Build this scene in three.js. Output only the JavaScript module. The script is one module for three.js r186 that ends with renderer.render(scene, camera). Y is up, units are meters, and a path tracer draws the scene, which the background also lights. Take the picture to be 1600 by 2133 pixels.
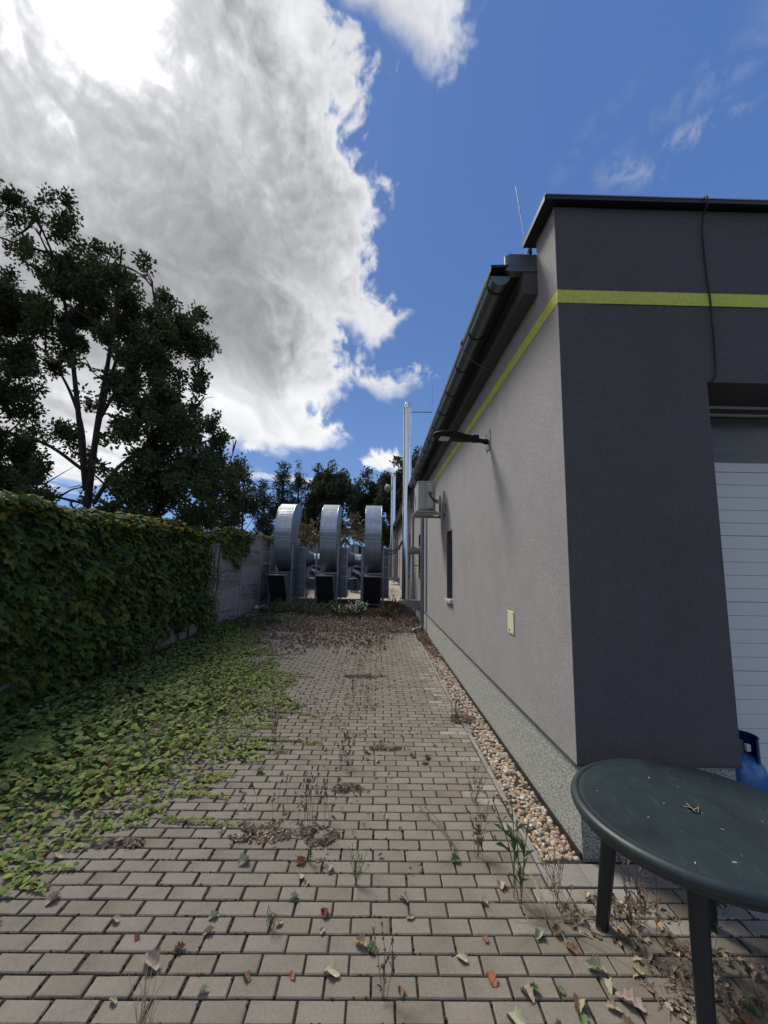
import * as THREE from 'three';
import { mergeGeometries } from 'three/addons/utils/BufferGeometryUtils.js';
import { RoundedBoxGeometry } from 'three/addons/geometries/RoundedBoxGeometry.js';
import { ImprovedNoise } from 'three/addons/math/ImprovedNoise.js';

const scene = new THREE.Scene();
const V3 = (x, y, z) => new THREE.Vector3(x, y, z);
const D2R = Math.PI / 180;

// ------------------------------------------------------------------ camera
const EYE = V3(0, 1.79, 0);
const camera = new THREE.PerspectiveCamera(102.74, 768 / 1024, 0.05, 2000);
{
  const pitch = 7.418 * D2R, yaw = 0.727 * D2R, roll = 0.952 * D2R;
  const f = V3(Math.sin(yaw) * Math.cos(pitch), Math.sin(pitch), -Math.cos(yaw) * Math.cos(pitch));
  const r = V3(Math.cos(yaw), 0, Math.sin(yaw)), u = r.clone().cross(f);
  const r2 = r.clone().multiplyScalar(Math.cos(roll)).addScaledVector(u, Math.sin(roll));
  const u2 = u.clone().multiplyScalar(Math.cos(roll)).addScaledVector(r, -Math.sin(roll));
  camera.position.copy(EYE);
  camera.quaternion.setFromRotationMatrix(new THREE.Matrix4().makeBasis(r2, u2, f.clone().negate()));
  camera.updateMatrixWorld(true);
}
// ------------------------------------------------------------------ sky: clear blue air and one large cloud deck that covers the sun
const SUN_AZ = -42 * D2R, SUN_EL = 51 * D2R;
const SUN = V3(Math.sin(SUN_AZ) * Math.cos(SUN_EL), Math.sin(SUN_EL), -Math.cos(SUN_AZ) * Math.cos(SUN_EL));
const perlin = new ImprovedNoise();
const N3 = (x, y, z) => perlin.noise(x + 37.2, y + 11.7, z + 5.3);
function fbm(x, y, z, oct, gain = 0.5) {
  let s = 0, a = 1, t = 0;
  for (let i = 0; i < oct; i++) { s += a * N3(x, y, z); t += a; a *= gain; x = x * 2.03 + 3.1; y = y * 2.03 + 1.7; z = z * 2.03 + 7.9; }
  return s / t;
}
const sstep = (a, b, x) => { const t = Math.min(1, Math.max(0, (x - a) / (b - a))); return t * t * (3 - 2 * t); };
const lerp = (a, b, t) => a + (b - a) * t;
{
  const W = 4096, H = 2048, data = new Float32Array(W * H * 4);
  const C = [-0.28017, 0.57358, -0.76975], E1 = [0.93969, 0, -0.34202], E2 = [0.19617, 0.81915, 0.53899];
  // outlines of the clouds, in degrees round a point of the sky at azimuth -20, elevation 35
  const deck = [[3.4, 24.6], [5.0, 22.4], [6.8, 20.5], [8.8, 18.8], [8.9, 16.3], [11.2, 14.2], [14.4, 12.7], [14.7, 9.9], [13.1, 8.6], [14.3, 4.4], [14.5, 2.4], [19.8, 0.3], [18.4, -1.8], [15.8, -4.4], [13.3, -2.9], [10.6, -2.9], [11.7, -6.2], [15.6, -6.9], [22.9, -7.5], [20.0, -9.1], [14.1, -9.4], [12.0, -12.9], [15.4, -15.9], [13.3, -17.9], [8.2, -19.1], [4.3, -18.3], [0.5, -17.3], [-1.1, -18.6], [-6.1, -20.6], [-15.2, -24.7], [-23.6, -27.9], [-45, -32], [-75, -20], [-95, 30], [-80, 75], [-30, 80], [-8, 55], [0, 36]];
  const over = [[5.3, 25.2], [7.2, 22.7], [10.5, 22.4], [15.0, 21.7], [16.6, 22.8], [17.9, 25.2], [18.3, 30], [14, 45], [4, 46], [3, 34]];
  const sdf = (poly, x, y) => {
    let d = 1e9, inside = false;
    for (let i = 0, j = poly.length - 1; i < poly.length; j = i++) {
      const [ax, ay] = poly[i], [bx, by] = poly[j], ex = bx - ax, ey = by - ay, wx = x - ax, wy = y - ay;
      const t = Math.min(1, Math.max(0, (wx * ex + wy * ey) / (ex * ex + ey * ey))), qx = wx - ex * t, qy = wy - ey * t;
      d = Math.min(d, qx * qx + qy * qy);
      if ((ay > y) !== (by > y) && x < (bx - ax) * (y - ay) / (by - ay) + ax) inside = !inside;
    }
    return inside ? -Math.sqrt(d) : Math.sqrt(d);
  };
  const puffs = [[2.1, -18.9, 1.7, 0.9, 0.95], [21.4, -18.6, 2.4, 1.5, 1], [19.6, -19.6, 1.6, 0.9, 0.9], [7.3, -23.2, 8, 0.55, 0.55], [-6, -22.6, 9, 0.8, 0.4]];
  const wisps = [[40.7, 21.8, 1.2, 3.2, 0.42, 0.5], [38.4, 19.1, 2.6, 1.6, 0.3, 0.6], [42.9, 23.6, 0.8, 2.2, 0.34, 0.5], [40.2, 26.5, 1.6, 4.5, 0.14, 0.5], [33, 21, 1.2, 5, 0.07, 0.4]];
  for (let j = 0; j < H; j++) {
    const el = ((j + 0.5) / H - 0.5) * Math.PI, dy = Math.sin(el), ce = Math.cos(el);
    for (let i = 0; i < W; i++) {
      const k = (j * W + i) * 4;
      if (el < -0.03) { data[k] = 0.16; data[k + 1] = 0.15; data[k + 2] = 0.14; data[k + 3] = 1; continue; }
      const th = ((i + 0.5) / W - 0.5) * 2 * Math.PI, dx = ce * Math.cos(th), dz = ce * Math.sin(th);
      // air
      const h = Math.pow(1 - Math.max(0, dy), 3.2);
      let r = lerp(0.046, 0.17, h), g = lerp(0.108, 0.29, h), b = lerp(0.28, 0.53, h);
      const cs = dx * SUN.x + dy * SUN.y + dz * SUN.z, as = Math.acos(Math.min(1, Math.max(-1, cs))) / D2R;
      const air = 0.07 * Math.exp(-as / 22); r += air; g += air; b += air;
      // clouds
      const cc = Math.min(1, Math.max(-1, dx * C[0] + dy * C[1] + dz * C[2])), ang = Math.acos(cc) / D2R;
      const px = dx * E1[0] + dy * E1[1] + dz * E1[2], py = dx * E2[0] + dy * E2[1] + dz * E2[2], pl = Math.hypot(px, py) || 1;
      const x = px / pl * ang, y = py / pl * ang;
      const front = x > -42 && x < 62 && y < 34 && y > -42, oct = front ? 6 : 3;
      const hy = Math.max(dy, 0.1), u = dx / hy, v = dz / hy;
      const w1 = fbm(dx * 5, dy * 5, dz * 5, oct), w2 = fbm(dx * 5 + 9, dy * 5 + 4, dz * 5 + 2, front ? 4 : 2);
      const streak = fbm(u * 3.2 + w1 * 1.0, v * 0.95 + w2 * 0.8, 1.7, front ? 6 : 3, 0.55);
      const fine = front ? fbm(dx * 34 + w2 * 3, dy * 34 + w1 * 3, dz * 34, 5, 0.58) : 0;
      const dd = sdf(deck, x + w1 * 5 + fine * 2.6, y + w2 * 5 + fine * 2.0);
      let dens = sstep(1.3, -1.7, dd + streak * 3.4 + fine * 1.4);
      let thick = sstep(0.5, -10, dd + streak * 7);
      const od = sdf(over, x + w1 * 4 + fine * 1.8, y + w2 * 4 + streak * 5);
      const d2 = sstep(0.9, -2.6, od + streak * 4.5 + fine * 1.5) * 0.92;
      for (const [qx, qy, rx, ry, am] of puffs) {
        const q = Math.hypot((x - qx + w1 * 1.5) / rx, (y - qy + w2 * 1.2) / ry);
        if (q < 3) dens = Math.max(dens, am * sstep(1.35, 0.35, q + fine * 1.5));
      }
      let wis = 0;
      for (const [qx, qy, rx, ry, am, sh] of wisps) {
        const X = x - qx + w1 * 2, Y = y - qy, q = Math.hypot((X - Y * sh) / rx, Y / ry);
        if (q < 2.2) wis = Math.max(wis, am * sstep(1.7, 0.0, q) * sstep(-0.25, 0.45, fine + streak * 0.6));
      }
      // cumulus added out of frame, thickened to take the blue out of shaded surfaces
      let rest = 0;
      if (!front || y > 28) { const c = fbm(u * 0.8 + 4, v * 0.8, 3.3, 4); rest = sstep(-0.12, 0.16, c) * sstep(0.02, 0.14, dy) * 0.92 * (front ? sstep(28, 34, y) : 1); }
      const core = Math.exp(-(((x + 2.5) / 15) ** 2 + ((y + 2.2) / 10.5) ** 2));
      const low = sstep(-8, -15, y);
      const as2 = as * (1 - streak * 1.5 - fine * 0.5 - w1 * 0.4), glow = 1.5 * Math.exp(-((as2 / 3.4) ** 2)) + 0.15 * Math.exp(-((as2 / 10) ** 2)) + 0.05 * Math.exp(-((as / 22) ** 2));
      let lum = lerp(0.53, 0.27, thick * (0.72 + 0.28 * (1 - low)));
      lum *= 1 - 0.2 * core * thick;
      lum += (streak * 0.2 + fine * 0.08 + w1 * 0.08) * (0.35 + 0.65 * thick) * (1 - 0.35 * core);
      lum += low * 0.06 + glow * (0.55 + 0.6 * dens * (1 - 0.35 * thick) + streak * 0.5);
      lum = Math.max(0.19, lum);
      const tint = 1 - Math.min(1, lum);
      const put = (a, l) => { r = lerp(r, l * (1 - 0.035 * tint), a); g = lerp(g, l * (1 - 0.012 * tint), a); b = lerp(b, l * (1 + 0.05 * tint), a); };
      put(rest, 0.44 + 0.4 * w1);
      put(d2, 0.47 + streak * 0.35 + fine * 0.12);
      put(wis, 0.46);
      put(dens, lum);
      data[k] = r; data[k + 1] = g; data[k + 2] = b; data[k + 3] = 1;
    }
  }
  const sky = new THREE.DataTexture(data, W, H, THREE.RGBAFormat, THREE.FloatType);
  sky.mapping = THREE.EquirectangularReflectionMapping; sky.magFilter = THREE.LinearFilter; sky.needsUpdate = true;
  scene.background = sky; scene.environment = sky;
}
// ------------------------------------------------------------------ sun, veiled by the cloud
const sun = new THREE.DirectionalLight(new THREE.Color().setRGB(1, 0.95, 0.87), 2.0);
sun.name = 'sun'; sun.position.copy(SUN).multiplyScalar(60); sun.castShadow = true; sun.shadow.radius = 36;
sun.shadow.mapSize.set(2048, 2048);
Object.assign(sun.shadow.camera, { left: -25, right: 25, top: 25, bottom: -25, near: 1, far: 140 });
scene.add(sun, sun.target);
const renderer = new THREE.WebGLRenderer({ antialias: true });
renderer.setSize(768, 1024);
renderer.shadowMap.enabled = true;
renderer.toneMapping = THREE.LinearToneMapping;
renderer.toneMappingExposure = 1.62;

// ------------------------------------------------------------------ helpers
function rng(seed) { let a = seed >>> 0; return () => { a = (a + 0x6d2b79f5) >>> 0; let t = a; t = Math.imul(t ^ (t >>> 15), t | 1); t ^= t + Math.imul(t ^ (t >>> 7), t | 61); return ((t ^ (t >>> 14)) >>> 0) / 4294967296; }; }
const taken = {};
function numbered(name) { const n = taken[name] ?? 0; taken[name] = n + 1; return n ? name + '_' + String(n).padStart(3, '0') : name; }
function tag(o, label, category, group, kind) { if (label) o.userData.label = label; if (category) o.userData.category = category; if (group) o.userData.group = group; if (kind) o.userData.kind = kind; return o; }
function thing(name, label, category, pos = [0, 0, 0], turn = 0, group) { const g = new THREE.Group(); g.name = numbered(name); g.position.set(...pos); g.rotation.y = turn; scene.add(g); return tag(g, label, category, group); }
function part(parent, name, geo, mat) { const m = new THREE.Mesh(geo, mat); m.name = parent === scene ? numbered(name) : name; m.castShadow = m.receiveShadow = true; parent.add(m); return m; }
function merge(list) { const l = list.map((g) => { const n = g.index ? g.toNonIndexed() : g; for (const k of Object.keys(n.attributes)) if (!['position', 'normal', 'uv'].includes(k)) n.deleteAttribute(k); if (!n.attributes.uv) n.setAttribute('uv', new THREE.BufferAttribute(new Float32Array(n.attributes.position.count * 2), 2)); return n; }); return l.length === 1 ? l[0] : mergeGeometries(l); }
const each = (parent, name, geos, m) => geos.forEach((g) => part(parent, name, g, m));
// texture coordinates in metres from the face that a triangle looks along
function muv(g, sx = 0, sy = 0) {
  g = g.index ? g.toNonIndexed() : g; if (!g.attributes.normal) g.computeVertexNormals();
  const p = g.attributes.position, uv = new Float32Array(p.count * 2), a = V3(), b = V3(), c = V3();
  for (let i = 0; i < p.count; i += 3) {
    a.fromBufferAttribute(p, i); b.fromBufferAttribute(p, i + 1); c.fromBufferAttribute(p, i + 2);
    const n = b.clone().sub(a).cross(c.clone().sub(a)), x = Math.abs(n.x), y = Math.abs(n.y), z = Math.abs(n.z);
    [a, b, c].forEach((q, k) => { const [U, W] = y >= x && y >= z ? [q.x, q.z] : x >= z ? [q.z, q.y] : [q.x, q.y]; uv[(i + k) * 2] = U + sx; uv[(i + k) * 2 + 1] = W + sy; });
  }
  g.setAttribute('uv', new THREE.BufferAttribute(uv, 2)); return g;
}
const box = (x0, x1, y0, y1, z0, z1) => { const g = new THREE.BoxGeometry(x1 - x0, y1 - y0, z1 - z0); g.translate((x0 + x1) / 2, (y0 + y1) / 2, (z0 + z1) / 2); return g; };
const rbox = (x0, x1, y0, y1, z0, z1, r = 0.006, s = 2) => { const g = new RoundedBoxGeometry(x1 - x0, y1 - y0, z1 - z0, s, r); g.translate((x0 + x1) / 2, (y0 + y1) / 2, (z0 + z1) / 2); return g; };
function rod(a, b, r0, r1 = r0, n = 12, open = false) { const d = b.clone().sub(a), g = new THREE.CylinderGeometry(r1, r0, d.length(), n, 1, open); g.applyQuaternion(new THREE.Quaternion().setFromUnitVectors(V3(0, 1, 0), d.clone().normalize())); g.translate((a.x + b.x) / 2, (a.y + b.y) / 2, (a.z + b.z) / 2); return g; }
const tube = (pts, r, n = 8, seg = pts.length * 6) => new THREE.TubeGeometry(new THREE.CatmullRomCurve3(pts.map((p) => (p.isVector3 ? p : V3(...p)))), seg, r, n, false);
// a shape in the (z, y) plane pulled along x from x0 to x1
function pull(points, x0, x1, holes = []) {
  const s = new THREE.Shape(points.map(([z, y]) => new THREE.Vector2(-z, y)));
  for (const h of holes) s.holes.push(new THREE.Path(h.map(([z, y]) => new THREE.Vector2(-z, y))));
  const g = new THREE.ExtrudeGeometry(s, { depth: x1 - x0, bevelEnabled: false });
  g.rotateY(Math.PI / 2); g.translate(x0, 0, 0); return g;
}
function tri(list) { const g = new THREE.BufferGeometry(); g.setAttribute('position', new THREE.BufferAttribute(new Float32Array(list.flat(2)), 3)); g.setAttribute('uv', new THREE.BufferAttribute(new Float32Array(list.length * 6), 2)); g.computeVertexNormals(); return g; }
function copies(parent, name, geo, mat, list, kind = 'stuff') {
  const m = new THREE.InstancedMesh(geo, mat, list.length); m.name = parent === scene ? numbered(name) : name;
  const c = new THREE.Color();
  list.forEach((it, i) => { m.setMatrixAt(i, it.m); if (it.c) m.setColorAt(i, c.setRGB(...it.c)); });
  m.castShadow = m.receiveShadow = true; if (kind) m.userData.kind = kind; parent.add(m); return m;
}
const place = (x, y, z, rx, ry, rz, sx, sy = sx, sz = sx) => new THREE.Matrix4().compose(V3(x, y, z), new THREE.Quaternion().setFromEuler(new THREE.Euler(rx, ry, rz, 'YXZ')), V3(sx, sy, sz));
const seen = (x, y, z) => { const v = V3(x, y, z).project(camera); return v; };
const onScreen = (x, y, z, m = 1.02) => { const q = V3(x, y, z).applyMatrix4(camera.matrixWorldInverse); if (q.z > -0.1) return false; const v = seen(x, y, z); return Math.abs(v.x) < m && Math.abs(v.y) < m; };
camera.updateProjectionMatrix();
camera.matrixWorldInverse.copy(camera.matrixWorld).invert();
// ground height: level by the building, rising gently towards the back of the yard
const groundY = (z) => { const t = Math.max(0, Math.min(20, -z - 9.2)); return t < 1 ? 0.0235 * t * t : 0.047 * (t - 0.5); };

// ------------------------------------------------------------------ textures (grain, stains, speckle)
function tileNoise(n, cells, seed) {
  const R = rng(seed), L = new Float32Array(cells * cells).map(() => R()), o = new Float32Array(n * n);
  for (let j = 0; j < n; j++) for (let i = 0; i < n; i++) {
    const x = i / n * cells, y = j / n * cells, x0 = Math.floor(x), y0 = Math.floor(y); let fx = x - x0, fy = y - y0; fx = fx * fx * (3 - 2 * fx); fy = fy * fy * (3 - 2 * fy);
    const g = (a, b) => L[((b + cells) % cells) * cells + (a + cells) % cells];
    o[j * n + i] = lerp(lerp(g(x0, y0), g(x0 + 1, y0), fx), lerp(g(x0, y0 + 1), g(x0 + 1, y0 + 1), fx), fy);
  }
  return o;
}
function tileFbm(n, cells, oct, seed, gain = 0.55) { const o = new Float32Array(n * n); let a = 1, t = 0; for (let k = 0; k < oct && cells << k <= n; k++) { const l = tileNoise(n, cells << k, seed + k * 17); for (let i = 0; i < o.length; i++) o[i] += a * l[i]; t += a; a *= gain; } for (let i = 0; i < o.length; i++) o[i] /= t; return o; }
function texture(n, fn, repeat, srgb = false) {
  const d = new Uint8Array(n * n * 4);
  for (let i = 0; i < n * n; i++) { const v = fn(i, i % n, Math.floor(i / n)); const [r, g, b] = Array.isArray(v) ? v : [v, v, v]; d[i * 4] = Math.max(0, Math.min(255, r * 255)); d[i * 4 + 1] = Math.max(0, Math.min(255, g * 255)); d[i * 4 + 2] = Math.max(0, Math.min(255, b * 255)); d[i * 4 + 3] = 255; }
  const t = new THREE.DataTexture(d, n, n, THREE.RGBAFormat, THREE.UnsignedByteType);
  t.wrapS = t.wrapT = THREE.RepeatWrapping; t.magFilter = THREE.LinearFilter; t.minFilter = THREE.LinearMipmapLinearFilter; t.generateMipmaps = true; t.repeat.set(repeat, repeat); if (srgb) t.colorSpace = THREE.SRGBColorSpace; t.needsUpdate = true; return t;
}
const nA = tileFbm(512, 8, 6, 11), nB = tileFbm(512, 64, 3, 29), nC = tileFbm(512, 4, 5, 71), nD = tileNoise(512, 256, 5);
const T = {
  grain: texture(512, (i) => 0.80 + 0.26 * (nA[i] - 0.5) + 0.24 * (nB[i] - 0.5), 1),
  plaster: texture(1024, (i, x, y) => { const q = y / 128, a = Math.floor(q), f = q - a, k = f * f * (3 - 2 * f), c = (x >> 1) & 511, run = lerp(nA[(a * 57 % 512) * 512 + c], nA[((a + 1) % 8 * 57 % 512) * 512 + c], k); return 0.86 + 0.2 * (nC[(y >> 1) * 512 + (x >> 1)] - 0.5) + 0.11 * (run - 0.5) + 0.34 * (nB[(y % 512) * 512 + x % 512] - 0.5) + 0.1 * (nD[(y % 512) * 512 + x % 512] - 0.5); }, 1 / 1.6),
  plasterBump: texture(512, (i) => nB[i] * 0.75 + nD[i] * 0.25, 1 / 0.28),
  concrete: texture(512, (i) => 0.78 + 0.34 * (nC[i] - 0.5) + 0.22 * (nB[i] - 0.5) + (nD[i] > 0.93 ? 0.12 : 0) - (nD[i] < 0.05 ? 0.16 : 0), 1 / 0.7),
  concreteBump: texture(512, (i) => nB[i] * 0.6 + nD[i] * 0.4, 1 / 0.25),
  speckle: texture(512, (i) => { const q = 0.55 * nD[i] + 0.45 * nB[i]; const s = q > 0.58 ? 0.8 : q > 0.44 ? 0.46 : 0.14; return [s, s * 1.0, s * 0.97]; }, 1 / 0.5),
  metal: texture(512, (i, x, y) => 0.78 + 0.3 * (nA[i] - 0.5) + 0.25 * (nA[((y >> 4) * 512 + (x >> 1)) % 262144] - 0.5), 1 / 0.8),
  scuff: texture(512, (i, x, y) => { const s = nA[(y * 512 + ((x * 3 + y) & 511)) % 262144], k = nA[(((x * 2) & 511) * 512 + ((y >> 2) + x) % 512) % 262144]; return 0.62 + 0.5 * (nC[i] - 0.5) + (s > 0.66 ? 0.14 : 0) + (k > 0.68 ? 0.12 : 0) + (nD[i] > 0.975 ? 0.15 : 0); }, 1 / 0.62),
  soil: texture(512, (i) => 0.55 + 0.9 * (nA[i] - 0.5) + 0.5 * (nB[i] - 0.5), 1 / 0.6),
  bark: texture(512, (i, x, y) => 0.4 + 0.8 * (nA[((y >> 3) * 512 + x) % 262144] - 0.5) + 0.3 * nB[i], 1 / 0.8),
};
function mat(name, rgb, rough, o = {}) { const m = new THREE.MeshPhysicalMaterial({ roughness: rough, side: THREE.DoubleSide, ...o }); m.name = name; m.color.setRGB(...rgb); return m; }
const M = {
  plaster: mat('grey plaster', [0.385, 0.372, 0.388], 0.95, { map: T.plaster, bumpMap: T.plasterBump, bumpScale: 0.004 }),
  anthracite: mat('anthracite plaster', [0.107, 0.102, 0.106], 0.95, { map: T.plaster, bumpMap: T.plasterBump, bumpScale: 0.0025 }),
  yellow: mat('yellow green paint', [0.66, 0.70, 0.13], 0.9, { map: T.plaster, bumpMap: T.plasterBump, bumpScale: 0.003 }),
  plinth: mat('mosaic plaster', [0.76, 0.79, 0.78], 0.8, { map: T.speckle, bumpMap: T.speckle, bumpScale: 0.003 }),
  capMetal: mat('dark sheet metal', [0.026, 0.027, 0.03], 0.45, { metalness: 0.3, map: T.grain }),
  zinc: mat('weathered zinc', [0.20, 0.225, 0.235], 0.42, { metalness: 0.75, map: T.metal }),
  pipeGrey: mat('grey painted pipe', [0.17, 0.20, 0.245], 0.4, { metalness: 0.2 }),
  galv: mat('galvanised sheet', [0.50, 0.54, 0.585], 0.34, { metalness: 0.85, map: T.metal }),
  galvDull: mat('dull galvanised steel', [0.30, 0.32, 0.35], 0.5, { metalness: 0.6, map: T.metal }),
  steel: mat('polished steel', [0.72, 0.73, 0.74], 0.16, { metalness: 1 }),
  black: mat('black rubber', [0.012, 0.012, 0.014], 0.6),
  lampBlack: mat('dark lamp housing', [0.012, 0.0125, 0.015], 0.6, { specularIntensity: 0.4 }),
  lens: mat('lamp lens', [0.55, 0.5, 0.38], 0.2),
  white: mat('white metal', [0.62, 0.63, 0.64], 0.5, { map: T.grain }),
  acWhite: mat('aged white casing', [0.50, 0.50, 0.475], 0.5, { map: T.grain }),
  cream: mat('cream plastic', [0.72, 0.69, 0.50], 0.5),
  door: mat('white door panel', [0.68, 0.68, 0.65], 0.55, { bumpMap: T.concreteBump, bumpScale: 0.0006 }),
  frame: mat('dark frame', [0.06, 0.062, 0.07], 0.5),
  glass: mat('dark window glass', [0.06, 0.065, 0.07], 0.06),
  frosted: mat('dusty acrylic window', [0.105, 0.11, 0.108], 0.22, { map: T.scuff }),
  concrete: mat('fence concrete', [0.43, 0.42, 0.41], 0.95, { map: T.concrete, bumpMap: T.concreteBump, bumpScale: 0.002 }),
  kerb: mat('kerb concrete', [0.33, 0.31, 0.285], 0.95, { map: T.concrete, bumpMap: T.concreteBump, bumpScale: 0.0015 }),
  soil: mat('dark soil', [0.05, 0.04, 0.03], 1, { map: T.soil, bumpMap: T.soil, bumpScale: 0.012 }),
  ground: mat('earth', [0.16, 0.135, 0.105], 1, { map: T.soil, bumpMap: T.soil, bumpScale: 0.02 }),
  pale: mat('pale yard paving', [0.50, 0.44, 0.38], 0.95, { map: T.concrete }),
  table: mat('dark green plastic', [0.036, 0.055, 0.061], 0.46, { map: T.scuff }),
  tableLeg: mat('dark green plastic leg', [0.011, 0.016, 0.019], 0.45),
  blue: mat('blue enamel', [0.03, 0.16, 0.43], 0.3, { map: T.grain, clearcoat: 0.4 }),
  bark: mat('oak bark', [0.065, 0.055, 0.045], 1, { map: T.bark, bumpMap: T.bark, bumpScale: 0.02 }),
  paleBark: mat('grey bark', [0.11, 0.10, 0.085], 1, { map: T.bark }),
  leafTree: mat('oak leaf', [1, 1, 1], 0.8, { transmission: 0.3, specularIntensity: 0.5 }),
  needle: mat('dark needles', [1, 1, 1], 0.9),
  ivy: mat('ivy leaf', [1, 1, 1], 0.7, { transmission: 0.3, specularIntensity: 0.3 }),
  dry: mat('dry leaf', [1, 1, 1], 0.9),
  pebble: mat('pebble', [1, 1, 1], 0.7, { map: T.grain }),
  twig: mat('dry stalk', [0.13, 0.095, 0.075], 1),
  straw: mat('straw', [0.42, 0.36, 0.23], 1),
  weed: mat('weed green', [0.085, 0.125, 0.05], 0.85, { transmission: 0.2 }),
  petal: mat('white petal', [0.75, 0.75, 0.68], 0.9),
  bag: mat('white plastic bag', [0.75, 0.76, 0.78], 0.5),
  vine: mat('vine stem', [0.06, 0.04, 0.03], 1),
  silverWrap: mat('foil wrapped pipe', [0.30, 0.28, 0.25], 0.55, { metalness: 0.4 }),
};

// ================================================================== GROUND
{
  const xs = [], zs = [];
  for (let x = -300; x < -14; x += 26) xs.push(x); for (let x = -14; x <= 14; x += 2) xs.push(x); for (let x = 40; x <= 300; x += 26) xs.push(x);
  for (let z = 200; z > 4; z -= 28) zs.push(z); for (let z = 4; z >= -32; z -= 0.8) zs.push(z); for (let z = -60; z >= -400; z -= 34) zs.push(z);
  const P = [], I = [], n = xs.length;
  for (const z of zs) for (const x of xs) P.push(x, groundY(z) - 0.045, z);
  for (let j = 0; j + 1 < zs.length; j++) for (let i = 0; i + 1 < n; i++) { const a = j * n + i; I.push(a, a + 1, a + n, a + 1, a + n + 1, a + n); }
  const g = new THREE.BufferGeometry(); g.setAttribute('position', new THREE.BufferAttribute(new Float32Array(P), 3)); g.setIndex(I); g.computeVertexNormals();
  tag(part(scene, 'ground', muv(g), M.ground), 'bare brown earth reaching to the horizon', 'ground', null, 'structure');
  // pale yard behind the ducts
  const Q = [], J = []; let k = 0;
  for (let z = -17.2; z >= -28.2; z -= 1) { Q.push(-3.6, groundY(z) - 0.03, z, 1.25, groundY(z) - 0.03, z); if (k) { const a = (k - 1) * 2; J.push(a, a + 1, a + 2, a + 1, a + 3, a + 2); } k++; }
  const y = new THREE.BufferGeometry(); y.setAttribute('position', new THREE.BufferAttribute(new Float32Array(Q), 3)); y.setIndex(J); y.computeVertexNormals();
  tag(part(scene, 'yard_paving', muv(y), M.pale), 'pale paved yard beyond the three ventilation ducts', 'pavement', null, 'structure');
}
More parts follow.
